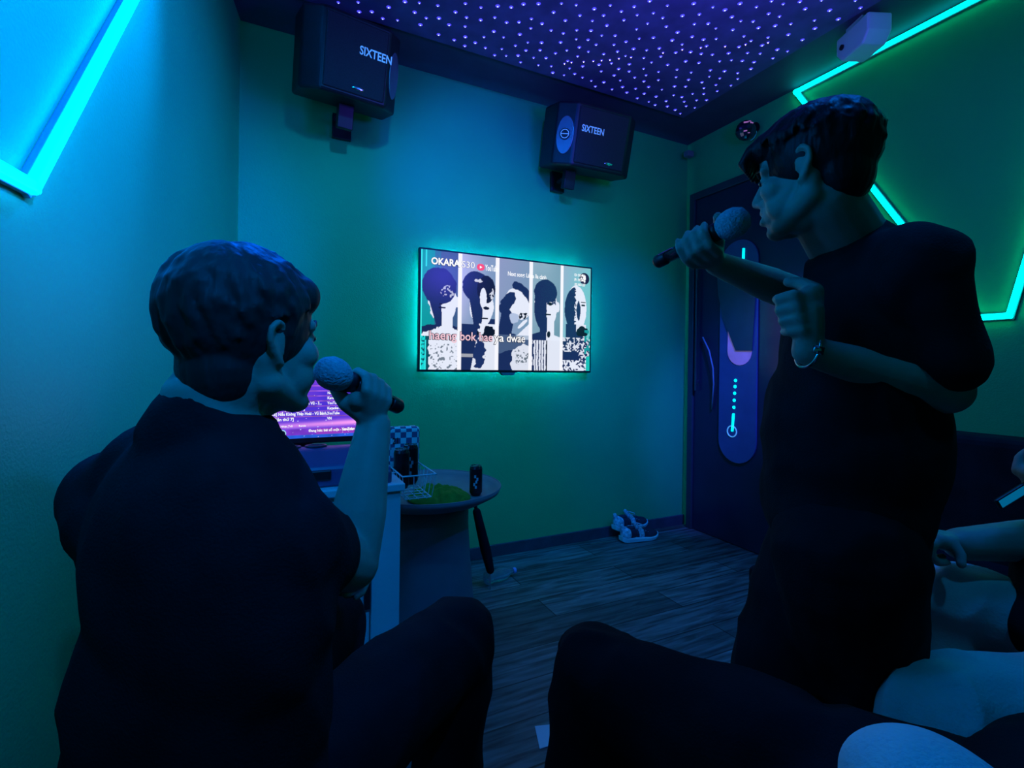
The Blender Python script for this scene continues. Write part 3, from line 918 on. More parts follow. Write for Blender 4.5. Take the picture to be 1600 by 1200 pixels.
def can(label, x, y, z, r, h, bodymat, group=None, mark=True):
    t = thing('drink_can', label, 'can', (x, y, z), group)
    MB().lathe((x, y, z), [(r * .78, 0), (r * .82, .003), (r, .012), (r, h - .012), (r * .86, h - .002)], 28).build('body', bodymat, t, smooth=False)
    MB().lathe((x, y, z), [(r * .86, h - .003), (r * .88, h + .001), (r * .80, h + .001), (r * .78, h - .003), (.001, h - .003)], 28).build('lid', m_chrome, t)
    MB().obox((x - .004, y, z + h - .001), (.010, 0, 0), (0, .005, 0), (0, 0, .0008)).build('pull_tab', m_silver, t)
    if mark:
        q = MB(); d = Vector((-x, -y, 0)).normalized(); s_ = d.cross(UP)
        for j in range(5):
            a_ = -.5 + .12 * j
            v_ = Vector((x, y, z + h * (.30 + .09 * j))) + (d * math.cos(.25 * math.sin(j * 1.7)) + s_ * math.sin(.25 * math.sin(j * 1.7))) * r
            q.obox(v_, s_ * .004, d * .0008, UP * .006)
        q.build('label_mark', mat('label_grey', (.4, .45, .5), .4), t)
    return t


m_can = mat('black_can_print', (.012, .014, .018), .25, metal=.3, var=.3, scale=20)
cA = at(631, 750, 1.50); cB = at(651, 745, 1.60)
can('tall black can standing in the wire basket, nearer the desk', .401, 1.65, zb0 + .003, .026, .130, m_can, mark=False)
can('tall black can standing in the wire basket, by the checkered box', .444, 1.70, zb0 + .003, .026, .135, m_can)
# checkered tissue box behind the cans
m_chk = bpy.data.materials.new('checkered_print'); m_chk.use_nodes = True
nt = m_chk.node_tree; b = nt.nodes['Principled BSDF']; tc = nt.nodes.new('ShaderNodeTexCoord'); ck = nt.nodes.new('ShaderNodeTexChecker')
ck.inputs['Scale'].default_value = 50; ck.inputs[1].default_value = (.75, .8, .85, 1); ck.inputs[2].default_value = (.10, .10, .22, 1)
mp = nt.nodes.new('ShaderNodeMapping'); mp.inputs['Location'].default_value = (.003, .003, .003)
nt.links.new(tc.outputs['Object'], mp.inputs[0]); nt.links.new(mp.outputs[0], ck.inputs[0]); nt.links.new(ck.outputs[0], b.inputs['Base Color'])
tb = thing('tissue_box', 'blue and white checkered tissue packet standing behind the cans', 'tissue box', (.42, 1.76, zb0))
MB().box((.376, 1.735, zb0 + .004), (.488, 1.785, zb0 + .195)).build('packet', m_chk, tb, bevel=.012, seg=3)
q = MB(); text_into(q, '21', (.388, 1.7335, zb0 + .138), X1, Z1, .03, 0, .02, squeeze=.8); q.build('number', m_black, tb)
MB().box((.385, 1.7325, zb0 + .09), (.44, 1.735, zb0 + .125)).build('plain_patch', mat('plain_patch', (.5, .55, .65), .6), tb)
# small bottle and a lighter on the desk corner
sb = thing('small_bottle', 'small dark plastic bottle standing on the front corner of the desk', 'bottle', (.318, 1.475, ZD))
MB().lathe((.318, 1.475, ZD), [(.010, 0), (.0115, .003), (.0115, .030), (.008, .036)], 18).build('body', mat('smoky_plastic', (.06, .08, .14), .3), sb, smooth=True)
MB().lathe((.318, 1.475, ZD + .036), [(.008, 0), (.008, .010), (.007, .011)], 18).build('cap', mat('violet_cap', (.2, .18, .35), .4), sb)
q = thing('ashtray', 'small dark round dish with pale rim on the desk behind the bottle', 'dish', (.275, 1.53, ZD))
MB().lathe((.282, 1.54, ZD), [(.026, 0), (.03, .014), (.025, .014), (.022, .006), (.001, .005)], 24).build('bowl', m_black, q)
MB().tube([Vector((.282 + math.cos(a) * .0275, 1.54 + math.sin(a) * .0275, ZD + .0145)) for a in [i * PI / 12 for i in range(24)]], .002, 6, 0, True).build('rim', m_white, q)

# ---------------------------------------------------------------- round side table
tc_ = at(668, 770, 2.115); tx_, ty_ = tc_.x, tc_.y; zt = .575
st = thing('round_side_table', 'grey round tray-topped side table with a wide barrel foot', 'side table', (tx_, ty_, 0))
MB().lathe((tx_, ty_, zt), [(.16, -.055), (.25, -.040), (.305, -.010), (.315, .012), (.308, .013), (.296, -.004), (.24, -.022), (.001, -.026)], 56).build('tray_top', m_grey, st, smooth=True)
MB().tube([Vector((tx_ + math.cos(a) * .3115, ty_ + math.sin(a) * .3115, zt + .013)) for a in [i * PI / 32 for i in range(64)]], .003, 8, 0, True).build('tray_rim', m_grey, st, smooth=True)
MB().lathe((tx_, ty_, 0), [(.205, 0), (.21, .02), (.202, .10), (.185, .28), (.175, .42), (.175, .525)], 48).build('barrel_foot', m_grey, st, smooth=True)
can('short black can standing on the round grey side table', tx_ + .175, ty_ - .115, zt - .018, .027, .122, m_can)
# green cloth heaped on the tray
cl = MB(); N = 34; V_ = []; F_ = []
cc0 = Vector((tx_ + .02, ty_ - .10, zt - .022))
for side in (0, 1):
    for j in range(N + 1):
        for i in range(N + 1):
            u = i / N * 2 - 1; v = j / N * 2 - 1
            r = max(abs(u), abs(v)); x = u * .125 * (1 - .25 * v * v) + v * .02; y = v * .115 * (1 - .3 * u * u) - u * .03
            hgt = .040 * max(0, 1 - r ** 2.2) * (.5 + .9 * abs(noise.noise(Vector((u * 1.8, v * 1.8, 3))))) + .016 * (1 - abs(noise.noise(Vector((u * 3.5, v * 3.5, 8)))) * 2) * (1 - r ** 4)
            V_.append(cc0 + Vector((x, y, max(.001, hgt + .006) if side else .0005)))
nn = (N + 1) ** 2
for side in (0, 1):
    for j in range(N):
        for i in range(N):
            a_ = side * nn + j * (N + 1) + i; qd = (a_, a_ + 1, a_ + N + 2, a_ + N + 1)
            F_.append(qd if side else qd[::-1])
bd = [i for i in range(N + 1)] + [(j + 1) * (N + 1) - 1 for j in range(1, N + 1)] + [N * (N + 1) + i for i in range(N - 1, -1, -1)] + [j * (N + 1) for j in range(N - 1, 0, -1)]
for k in range(len(bd)):
    a_, b_ = bd[k], bd[(k + 1) % len(bd)]; F_.append((a_, b_, b_ + nn, a_ + nn))
cl.add(V_, F_)
tag(cl.build('green_cloth', mat('green_fabric', (.03, .20, .01), .85, var=.2, scale=30), smooth=True), 'crumpled green cloth heaped on the round side table', 'cloth')

# things on the floor by the table foot
um = thing('folded_umbrella', 'black folded umbrella leaning behind the round side table', 'umbrella', (at(764, 884, 2.42).x, at(764, 884, 2.42).y, 0))
p0 = at(766, 890, 2.43); p0.z = .10; p1 = at(745, 800, 2.43)
MB().chain([p0, p0.lerp(p1, .35), p1], [.020, .026, .020], 12).build('canopy', m_blackcloth, um, smooth=True)
MB().cap(p1, .008, p1 + (p1 - p0).normalized() * .08, .010).build('handle', m_black, um, smooth=True)
MB().cap(p0, .006, Vector((p0.x, p0.y, .004)), .004).build('tip', m_silver, um, smooth=True)
m_clear = mat('clear_plastic', (.75, .85, .95), .08, trans=.85, spec=.7)
bt = thing('plastic_bottle', 'clear plastic bottle lying on the floor beside the umbrella tip', 'bottle', (1.10, 2.33, 0))
b0 = Vector((at(755, 892, 2.5).x, 2.28, .034)); b1 = b0 + Vector((.17, .03, 0))
ax_ = (b1 - b0).normalized()
MB().lathe(b0, [(.02, 0), (.031, .008), (.032, .05), (.030, .055), (.032, .06), (.032, .12), (.014, .155), (.013, .175)], 24, 0, ax_).build('body', m_clear, bt, smooth=True)
MB().lathe(b0 + ax_ * .172, [(.015, 0), (.015, .016)], 18, 0, ax_).build('cap', mat('violet_bottle_cap', (.45, .4, .8), .4), bt)
pp = MB(); pc_ = at(862, 1140, 1.48); pc_.z = .0
pp.prism([(-.06, -.035), (.05, -.04), (.07, .02), (-.03, .05)], (pc_.x, pc_.y, .001), (1, 0, 0), (0, 1, 0), (0, 0, .0015))
tag(pp.build('paper_scrap', m_white), 'pale scrap of paper on the floor beside the crossed black knee', 'paper')

# ---------------------------------------------------------------- sneakers in the corner
m_knit = mat('pale_knit', (.55, .58, .66), .8, var=.5, scale=60, bump=.4, bscale=200)
m_sole = mat('white_rubber', (.75, .76, .8), .5)
m_dark_in = mat('dark_mesh', (.03, .03, .05), .8)


def sneaker(label, base, heading, tiltz=0, pitch=0):
    t = thing('sneaker', label, 'shoe', base, 'sneakers in the far corner')
    R3 = Matrix.Rotation(heading, 3, 'Z') @ Matrix.Rotation(pitch, 3, 'Y')
    def P(x, y, z): return Vector(base) + R3 @ Vector((x, y, z))
    X = lambda v: R3 @ Vector(v)
    q = MB(); out = []
    L = .28
    for k in range(16):
        s = k / 15; x = -L / 2 + L * s
        wdt = (.030 + .012 * math.sin(s * PI * .9)) + (.010 * math.exp(-((s - .72) / .2) ** 2))
        if s > .88: wdt *= math.sqrt(max(.08, 1 - ((s - .88) / .125) ** 2))
        if s < .08: wdt *= .8
        zb = .002 + .022 * max(0, (s - .75) / .25) ** 2 + .012 * max(0, (.12 - s) / .12) ** 2
        zt_ = zb + .030 - .010 * s
        out.append((x, wdt, zb, zt_))
    V = []; F = []
    for x, wd, zb, zt_ in out:
        V += [P(x, -wd * .92, zb), P(x, wd * .92, zb), P(x, wd * 1.05, zt_), P(x, -wd * 1.05, zt_)]
    for k in range(15):
        a = k * 4
        for i in range(4): F.append((a + i, a + (i + 1) % 4, a + 4 + (i + 1) % 4, a + 4 + i))
    F += [(3, 2, 1, 0), (60, 61, 62, 63)]
    q.add(V, F); q.build('sole', m_sole, t, bevel=.004)
    q = MB()
    q.ell(P(.075, 0, .035), X((.062, 0, 0)), X((0, .040, 0)), X((0, 0, .030)))
    q.ell(P(.02, 0, .045), X((.075, 0, .0)), X((0, .034, 0)), X((-.01, 0, .036)))
    q.ell(P(-.075, 0, .050), X((.060, 0, 0)), X((0, .032, 0)), X((0, 0, .042)))
    q.chain([P(-.115, 0, .05), P(-.128, 0, .10)], [.022, .012])
    remeshed(q.build('upper', m_dark_in, t), .004, 3)
    q = MB(); q.ell(P(-.098, 0, .050), X((.040, 0, 0)), X((0, .036, 0)), X((0, 0, .044))); q.chain([P(-.118, 0, .05), P(-.131, 0, .104)], [.023, .013])
    remeshed(q.build('heel_counter', m_knit, t), .004, 3)
    q = MB(); q.ell(P(.005, 0, .046), X((.038, 0, .0)), X((0, .0365, 0)), X((-.006, 0, .038)))
    remeshed(q.build('lace_panel', m_knit, t), .004, 3)
    q = MB(); q.ell(P(-.072, 0, .085), X((.040, 0, 0)), X((0, .020, 0)), X((0, 0, .012))); q.build('opening', m_dark_in, t, smooth=True)
    q = MB(); q.chain([P(-.02, 0, .085), P(-.045, 0, .118)], [.018, .012]); q.build('tongue', m_knit, t, smooth=True)
    q = MB()
    for i in range(6):
        x = -.015 + i * .017; z = .084 - i * .0062
        q.tube([P(x, -.028, z - .012), P(x + .004, -.012, z + .003), P(x + .008, .012, z + .004), P(x + .012, .028, z - .010)], .0028, 6)
        q.tube([P(x, .028, z - .012), P(x + .004, .012, z + .005), P(x + .008, -.012, z + .003), P(x + .012, -.028, z - .010)], .0028, 6)
    for sd_ in (-1, 1):
        q.tube([P(-.02, 0, .095), P(-.035, sd_ * .02, .12), P(-.01, sd_ * .045, .112), P(.01, sd_ * .035, .092), P(-.01, 0, .094)], .003, 6)
    q.build('laces', m_sole, t, smooth=True)
    return t


sb_ = at(995, 843, 3.20)
sneaker('pale laced sneaker in front, sole towards the floorboards', (2.13, 2.475, .001), math.radians(-4))
sneaker('second pale sneaker leaning on the baseboard, behind its pair', (2.12, 2.55, .055), math.radians(3), 0, math.radians(0))
wire = MB().tube([(1.80, 2.535, .004), (1.90, 2.53, .004), (1.97, 2.515, .004), (2.03, 2.53, .004)], .003, 6)
tag(wire.build('floor_cable', mat('brown_cable', (.3, .22, .16), .5), smooth=True), 'thin brown cable end on the floor beside the sneakers', 'cable')

# ---------------------------------------------------------------- people


def frame(f, lean=None):
    f = Vector(f).normalized(); u = UP - f * f.dot(UP); u.normalize(); l = u.cross(f)
    return f, l, u


def head_into(q, c, f, l, u, s=1.0, smile=False):
    def P(x, y, z): return c + (f * x + l * y + u * z) * s
    def E(p, a, b, h): q.ell(P(*p), f * a * s, l * b * s, u * h * s, nu=24, nv=16)
    E((-.008, 0, .035), .094, .076, .088)
    E((.022, 0, -.025), .068, .060, .085)
    E((.052, 0, .045), .044, .058, .050)                    # forehead
    E((.018, 0, -.070), .052, .046, .040)                   # under the jaw
    for sd in (-1, 1):
        q.cap(P(-.012, sd * .054, -.055), .022 * s, P(.052, sd * .018, -.092), .021 * s)     # jaw
        q.cap(P(-.015, sd * .058, -.02), .018 * s, P(-.012, sd * .054, -.055), .018 * s)
        q.ell(P(.058, sd * .040, -.022), f * .026 * s, l * .024 * s, u * .024 * s)              # cheekbone
        q.cap(P(.086, sd * .010, .022), .0085 * s, P(.072, sd * .048, .020), .010 * s)       # brow
        q.ell(P(.076, sd * .031, .002), f * .0125 * s, l * .014 * s, u * .010 * s)              # eyelids
        q.cap(P(.098, sd * .010, -.036), .0075 * s, P(.088, sd * .014, -.038), .008 * s)     # nostril wing
        # ear
        pts_ = [(.000, .072, -.030), (-.008, .077, -.026), (-.018, .084, -.010), (-.024, .088, .006), (-.022, .090, .020), (-.010, .088, .029), (.002, .082, .024), (.006, .076, .010)]
        q.chain([P(a, sd * b, h) for a, b, h in pts_], [.006 * s, .007 * s, .0056 * s, .0052 * s, .0052 * s, .0052 * s, .0048 * s, .004 * s], 10)
        q.ell(P(-.008, sd * .078, .002), f * .016 * s, l * .005 * s, u * .026 * s)
    q.cap(P(.088, 0, .012), .0090 * s, P(.107, 0, -.028), .0115 * s)                            # nose
    q.ell(P(.068, 0, -.100), f * .020 * s, l * .024 * s, u * .016 * s)                          # chin
    q.ell(P(.064, 0, -.062), f * .030 * s, l * .036 * s, u * .036 * s)
    for sd in (-1, 1): q.ell(P(.042, sd * .036, -.052), f * .034 * s, l * .022 * s, u * .034 * s)                          # muzzle
    for zz, r_ in ((-.054, .0068), (-.068 - (.006 if smile else 0), .0075)):
        q.cap(P(.090, -.016, zz), r_ * s * .8, P(.096, 0, zz + .001), r_ * s)
        q.cap(P(.096, 0, zz + .001), r_ * s, P(.090, .016, zz), r_ * s * .8)


def face_parts(parent, c, f, l, u, s=1.0):
    def P(x, y, z): return c + (f * x + l * y + u * z) * s
    for sd in (-1, 1):
        MB().ell(P(.0815, sd * .031, .000), f * .009 * s, l * .011 * s, u * .0065 * s).build('eye', m_eye, parent, smooth=True)
        MB().chain([P(.096, sd * .014, .020), P(.092, sd * .034, .026), P(.080, sd * .050, .020)], [.0028 * s, .0034 * s, .002 * s], 8).build('eyebrow', m_hair2, parent, smooth=True)


def hand_grip(q, wrist, c, a, n, r, thumb=1, s=1.0, fw=.0185):
    """c = centre of the grip on the handle, a = handle axis towards the index finger, n = from the handle to the palm"""
    a = Vector(a).normalized(); n = Vector(n); n = (n - a * n.dot(a)).normalized(); t = a.cross(n) * thumb
    R_ = r + .0085
    palm_c = c + n * (r + .014)
    for i in range(4):
        off = (1.5 - i) * fw * s
        base = c + a * off
        lens = (.95, 1.05, 1.0, .85)[i]
        rad = (.0088, .0092, .0088, .0078)[i] * s
        def Q(deg, k=1.0):
            an = math.radians(deg); return base + (n * math.cos(an) + t * math.sin(an)) * R_ * k
        kn = Q(48, 1.55)
        q.cap(wrist.lerp(palm_c + a * off * .6, .25), .017 * s, kn, rad * 1.15)                    # back of the hand to the knuckle
        q.chain([kn, Q(100 * lens, 1.25), Q(165 * lens, 1.02), Q(222 * lens, .98)], [rad * 1.12, rad, rad * .95, rad * .82], 12)
    q.cap(palm_c + a * .022 * s, .016 * s, palm_c - a * .024 * s, .015 * s)
    q.cap(wrist, .024 * s, palm_c, .019 * s)
    th0 = palm_c + a * .014 * s - t * .012
    def Q2(deg, off, k=1.0):
        an = math.radians(deg); return c + a * off * s + (n * math.cos(an) + t * math.sin(an)) * R_ * k
    q.chain([wrist.lerp(th0, .5), Q2(-35, .026, 1.5), Q2(-80, .044, 1.15), Q2(-125, .052, 1.05)], [.018 * s, .0145 * s, .0110 * s, .0092 * s], 12)


def microphone(label, ball, end, br, hr):
    d = (end - ball).normalized(); L = (end - ball).length
    t = thing('microphone', label, 'microphone', tuple(ball))
    MB().lathe(ball - d * br, [(br * .25, 0), (br * .70, br * .22), (br * .96, br * .7), (br * 1.0, br * 1.1), (br * .95, br * 1.5), (br * .8, br * 1.85), (hr * 1.3, br * 2.05)], 28, 0, d).build('foam_cover', m_foam, t, smooth=True)
    MB().lathe(ball + d * br * .95, [(hr * 1.25, 0), (hr * 1.3, .012), (hr * 1.12, .02)], 24, 0, d).build('collar', m_black, t, smooth=True)
    MB().lathe(ball + d * (br + .015), [(hr * 1.1, 0), (hr, .06), (hr * .88, L - br - .03)], 24, 0, d).build('handle', mat('dark_metal_handle', (.05, .055, .07), .22, metal=.7), t, smooth=True)
    MB().lathe(ball + d * (L - .02), [(hr * .92, 0), (hr * 1.0, .004), (hr * 1.0, .024), (hr * .7, .030)], 24, 0, d).build('end_cap', m_black, t, smooth=True)
    side = (-Fd + UP * .8); side = (side - d * side.dot(d)).normalized()
    MB().obox(ball + d * (L * .86) + side * hr * .93, d * L * .10, d.cross(side) * .0022, side * .0012).build('shiny_strip', m_chrome, t)
    return t


def hair_into(q, c, f, l, u, s, ab, cz, crown, n, low_side, low_back, front, lift=.004, fringe=0, seed=1):
    """locks of hair combed over the skull from the crown"""
    rnd = random.Random(seed)
    a, b_, h = ab
    for k in range(n):
        az = 2 * PI * k / n + rnd.uniform(-.1, .1)
        cf, sf = math.cos(az), math.sin(az)
        wf = max(0, cf)
        end = low_back if cf < 0 else low_side
        end = end * (1 - wf ** 2) + front * wf ** 2
        if cf < 0:
            end = low_side * (1 - cf * cf) + low_back * cf * cf
        end += rnd.uniform(-4, 5)
        start = rnd.uniform(4, 30)
        P_ = []; R_ = []
        for j in range(8):
            th = math.radians(start + (end - start) * j / 7)
            az2 = az + .25 * math.sin(j * .5 + seed) * .4
            v = Vector((math.sin(th) * math.cos(az2) * a, math.sin(th) * math.sin(az2) * b_, math.cos(th) * h))
            v = v * (1 + (lift + rnd.uniform(0, .010)) / .1)
            v += Vector((crown * (1 - j / 7), 0, 0))
            P_.append(c + (f * v.x + l * v.y + u * (v.z + cz)) * s)
            R_.append((.0065, .0075, .008, .008, .0075, .0065, .005, .0025)[j] * s)
        q.tube(P_, R_, 7, 0, flat=.6)


# --- seated singer on the left --------------------------------------------------------------
c1 = at(388, 536, .66)
S1 = .91
f1 = (Rh * .50 + Fd * .86 + UP * .12).normalized(); f1, l1, u1 = frame(f1)
N1 = at(332, 632, .64)                                 # base of the neck
sR = at(436, 852, .60); sL = at(190, 778, .71)
elR = at(548, 880, .765); wrR = at(584, 664, .825)
ball1 = at(519, 583, .765); end1 = at(620, 634, .885)
ax1 = (ball1 - end1).normalized()
hc1 = ball1.lerp(end1, .47)
kR = at(712, 1000, 1.0); anR = Vector((kR.x - .01, kR.y + .04, .09))
hipR = at(390, 1290, .62); hipR.z = .52; hipL = at(240, 1290, .68); hipL.z = .52
kL = Vector((.12, 1.16, .53)); anL = Vector((.12, 1.17, .09))
pel = (hipR + hipL) / 2
p1_ = thing('person', 'person seated at the left in a black T-shirt, singing into a microphone', 'person', (pel.x, pel.y, 0))
q = MB(); head_into(q, c1, f1, l1, u1, S1)
q.cap(c1 - f1 * .018 - u1 * .04, .056, N1, .056)
q.cap(c1 + f1 * .015 - u1 * .070, .032, N1 + f1 * .015 - UP * .01, .040)
q.cap(N1, .060, N1 - UP * .06, .075)
tf = f1.copy(); tf.z = 0; tf.normalize(); tl = UP.cross(tf)
q.ell(N1 - UP * .22, tf * .10, tl * .16, UP * .20); q.ell(pel + UP * .14, tf * .10, tl * .14, UP * .20)
for sh in (sR, sL): q.cap(N1 - UP * .06, .05, sh, .052)
q.cap(sR, .052, elR, .043); q.cap(elR, .042, elR.lerp(wrR, .35), .043); q.cap(elR.lerp(wrR, .35), .043, wrR, .028)
elL = sL + tf * .06 - UP * .27; wrL = elL + tf * .24 + UP * .02 - tl * .05
q.cap(sL, .048, elL, .038); q.cap(elL, .038, wrL, .025)
hand_grip(q, wrL, wrL + tf * .07, tl, UP, .012, 1)
hand_grip(q, wrR, hc1, ax1, (wrR - hc1) * .8 - Fd * .03, .0135, 1, .92)
body = remeshed(q.build('body', m_skin, p1_), .0034, 5)
face_parts(p1_, c1, f1, l1, u1, S1)
q = MB()
q.ell(c1 + u1 * .034 - f1 * .006, f1 * .090, l1 * .078, u1 * .090, nu=28, nv=18)
q.ell(c1 - f1 * .042 - u1 * .028, f1 * .046, l1 * .056, u1 * .062)
q.cap(c1 + f1 * .056 + u1 * .060 - l1 * .035, .030, c1 + f1 * .056 + u1 * .060 + l1 * .035, .030)
for sd in (-1, 1): q.cap(c1 + f1 * .020 + u1 * .040 + l1 * sd * .062, .020, c1 + f1 * .012 + u1 * .012 + l1 * sd * .066, .010)
hair_into(q, c1, f1, l1, u1, 1, (.089, .077, .088), .034, -.015, 150, 92, 122, 62, lift=.0, seed=3)
remeshed(q.build('hair', m_hair, p1_), .0028, 5)


def tshirt(parent, N, pelv, sh, sleeve_ends, tf, tl, dep, wid, name, seed, hemz, collar_dir, mcl=m_blackcloth, belly=.0, vox=.007, srad=.068, neck_up=0, nr=1):
    q = MB()
    q.ell(N - UP * .235, tf * dep, tl * wid, UP * .235, nu=28, nv=18)
    q.ell((N - UP * .40) * .5 + (pelv + UP * .20) * .5, tf * (dep + .012 + belly), tl * (wid - .005), UP * .24, nu=28, nv=18)
    q.ell(pelv + UP * .06, tf * (dep + .015), tl * (wid), UP * (.06 + (pelv.z - hemz)), nu=28, nv=18)
    for s_, e_ in zip(sh, sleeve_ends):
        q.cap(N - UP * .035, .055, s_, .072)
        q.cap(s_, .070, e_, srad)
        q.cap(N - UP * .22, .11, s_, .075)
    q.lathe(N - UP * (.045 - neck_up), [(.070 * nr, -.04), (.088 * nr, -.02), (.084 * nr, .02), (.070 * nr, .050)], 24, 0, collar_dir)
    o = q.build(name, mcl, parent)
    return remeshed(o, vox, 5, .009, 7, seed, (1, 1, .7))


cdir = (Rh * .50 + UP * .87).normalized()
tshirt(p1_, N1, pel, (sR, sL), (sR.lerp(elR, .55), sL.lerp(elL, .62)), tf, tl, .125, .185, 't_shirt', 1, .45, cdir, srad=.058, nr=.88, neck_up=.004)


def trousers(parent, hips, knees, ankles, tf, tl, m, r=(.095, .075, .058), seed=2, wr=.010, vox=.008, name='trousers'):
    q = MB(); pv = (hips[0] + hips[1]) / 2
    q.ell(pv + UP * .03, tf * .13, tl * .19, UP * .12)
    for h_, k_, a_ in zip(hips, knees, ankles):
        q.cap(h_, r[0], h_.lerp(k_, .6), (r[0] + r[1]) / 2 + .004); q.cap(h_.lerp(k_, .6), (r[0] + r[1]) / 2 + .004, k_, r[1])
        q.cap(k_, r[1], a_.lerp(k_, .45), r[2] + .010); q.cap(a_.lerp(k_, .45), r[2] + .010, a_, r[2])
    return remeshed(q.build(name, m, parent), vox, 5, wr, 8, seed, (1, 1, .6))


def shoe(parent, an, fwd, m):
    fwd = Vector((fwd[0], fwd[1], 0)).normalized(); sd = UP.cross(fwd); g = Vector((an.x, an.y, 0))
    q = MB()
    q.ell(g + fwd * .10 + UP * .032, fwd * .095, sd * .045, UP * .032); q.ell(g + UP * .042 - fwd * .005, fwd * .06, sd * .038, UP * .042)
    q.cap(g + UP * .05, .042, g + UP * .09, .040)
    q.obox(g + fwd * .07 + UP * .009, fwd * .12, sd * .038, UP * .009)
    remeshed(q.build('shoe', m, parent), .005, 3)


trousers(p1_, (hipR, hipL), (kR, kL), (anR, anL), tf, tl, m_trouser, (.100, .082, .062))
shoe(p1_, anR, tf, m_black); shoe(p1_, anL, tf, m_black)
microphone('microphone with pale foam cover held by the seated singer', ball1, end1, .0262, .0135)
so = thing('stool', 'black padded stool under the seated singer at the left', 'stool', (pel.x, pel.y, 0))
MB().lathe((pel.x, pel.y, 0), [(.165, .36), (.172, .375), (.172, .42), (.16, .435), (.001, .437)], 36).build('seat', m_black, so)
for i in range(4):
    a_ = PI / 4 + i * PI / 2
    MB().cap((pel.x + math.cos(a_) * .12, pel.y + math.sin(a_) * .12, .365), .013, (pel.x + math.cos(a_) * .155, pel.y + math.sin(a_) * .155, .013), .013).build('leg', m_black, so, smooth=True)

# --- standing singer on the right -----------------------------------------------------------
c2 = at(1270, 274, .90)
f2 = (-Rh * .66 + Fd * .75 - UP * .03).normalized(); f2, l2, u2 = frame(f2)
N2 = at(1338, 386, .945)
bf = (-Rh * .85 + Fd * .53).normalized(); bl_ = UP.cross(bf)
s2L = at(1430, 420, .82); s2R = at(1385, 440, 1.11)
e2L = at(1478, 610, .82); w2L = at(1262, 548, .80)
e2R = at(1246, 462, 1.09); w2R = at(1120, 412, 1.0)
ball2 = at(1147, 348, .90); end2 = at(1030, 408, 1.02)
pel2 = at(1318, 820, .97)
ax2 = (ball2 - end2).normalized(); hc2 = ball2.lerp(end2, .46)
p2_ = thing('person', 'person standing at the right in black clothes, singing towards the television', 'person', (pel2.x, pel2.y, 0))
q = MB(); head_into(q, c2, f2, l2, u2, .92, True)
q.cap(c2 - f2 * .02 - u2 * .045, .053, N2, .060); q.cap(c2 + f2 * .01 - u2 * .06, .035, N2 + bf * .03, .050)
q.ell(N2 - UP * .22, bf * .10, bl_ * .15, UP * .2); q.ell(pel2 + UP * .12, bf * .10, bl_ * .14, UP * .2)
for sh in (s2L, s2R): q.cap(N2 - UP * .05, .05, sh, .05)
for s_, e_, w_ in ((s2L, e2L, w2L), (s2R, e2R, w2R)):
    q.cap(s_, .048, e_, .039); q.cap(e_, .039, e_.lerp(w_, .35), .036); q.cap(e_.lerp(w_, .35), .037, w_, .024)
hand_grip(q, w2R, hc2, ax2, (w2R - hc2), .0145, -1)
fc = at(1243, 488, .81)
hand_grip(q, w2L, fc, UP - Rh * .25, Rh * .45 - Fd * .9 - UP * .1, .013, -1, 1.0)
remeshed(q.build('body', m_skin, p2_), .0036, 5)
face_parts(p2_, c2, f2, l2, u2, .92)
q = MB()
S2 = .90
q.ell(c2 + (u2 * .038 - f2 * .016) * S2, f2 * .104 * S2, l2 * .090 * S2, u2 * .087 * S2, nu=28, nv=18)
q.ell(c2 + (f2 * -.054 - u2 * .010) * S2, f2 * .052 * S2, l2 * .070 * S2, u2 * .066 * S2)
q.cap(c2 + (f2 * .070 + u2 * .068 - l2 * .04) * S2, .032 * S2, c2 + (f2 * .070 + u2 * .068 + l2 * .04) * S2, .032 * S2)
for i in range(9):
    y_ = -.048 + i * .012
    q.tube([c2 + (f2 * .060 + u2 * .090 + l2 * y_) * S2, c2 + (f2 * .098 + u2 * .066 + l2 * y_ * 1.1) * S2, c2 + (f2 * .114 + u2 * .042 + l2 * y_ * 1.2) * S2, c2 + (f2 * (.120 - abs(y_) * .3) + u2 * .020 + l2 * y_ * 1.25) * S2], [.012, .013, .010, .003], 8)
for sd in (-1, 1):
    q.cap(c2 + (f2 * .030 + u2 * .046 + l2 * sd * .066) * S2, .024 * S2, c2 + (f2 * .022 + u2 * .022 + l2 * sd * .070) * S2, .010 * S2)
hair_into(q, c2, f2, l2, u2, S2, (.104, .090, .087), .040, -.02, 150, 80, 118, 68, lift=.002, seed=8)
remeshed(q.build('hair', m_hair2, p2_), .003, 4)
cd2 = (-Rh * .55 + UP * .84).normalized()
tshirt(p2_, N2, pel2, (s2L, s2R), (s2L.lerp(e2L, .72), s2R.lerp(e2R, .55)), bf, bl_, .130, .175, 't_shirt', 5, .70, cd2, belly=.01, neck_up=.012)
h2a = pel2 + bl_ * .10 - UP * .02; h2b = pel2 - bl_ * .10 - UP * .02
k2a = at(1340, 1060, 1.0); k2b = at(1215, 1045, 1.05)
a2a = Vector((k2a.x + .06, k2a.y - .04, .09)); a2b = Vector((k2b.x + .01, k2b.y + .0, .09))
trousers(p2_, (h2a, h2b), (k2a, k2b), (a2a, a2b), bf, bl_, m_trouser, (.118, .092, .075), 6, .012)
shoe(p2_, a2a, bf, m_black); shoe(p2_, a2b, bf, m_black)
q = MB(); wd = (w2L - e2L).normalized()
aa = UP.cross(wd).normalized(); cc = wd.cross(aa)
q.tube([w2L + (aa * math.cos(t_) + cc * math.sin(t_)) * .0275 for t_ in [i * PI / 14 for i in range(28)]], .0028, 8, 0, True)
q.obox(w2L - Fd * .0275, wd * .008, cc * .006, Fd * .003)
tag(q.build('bracelet', m_silver, p2_, smooth=True), 'silver bracelet')
microphone('microphone with pale foam cover held by the standing singer', ball2, end2, .0275, .0135)

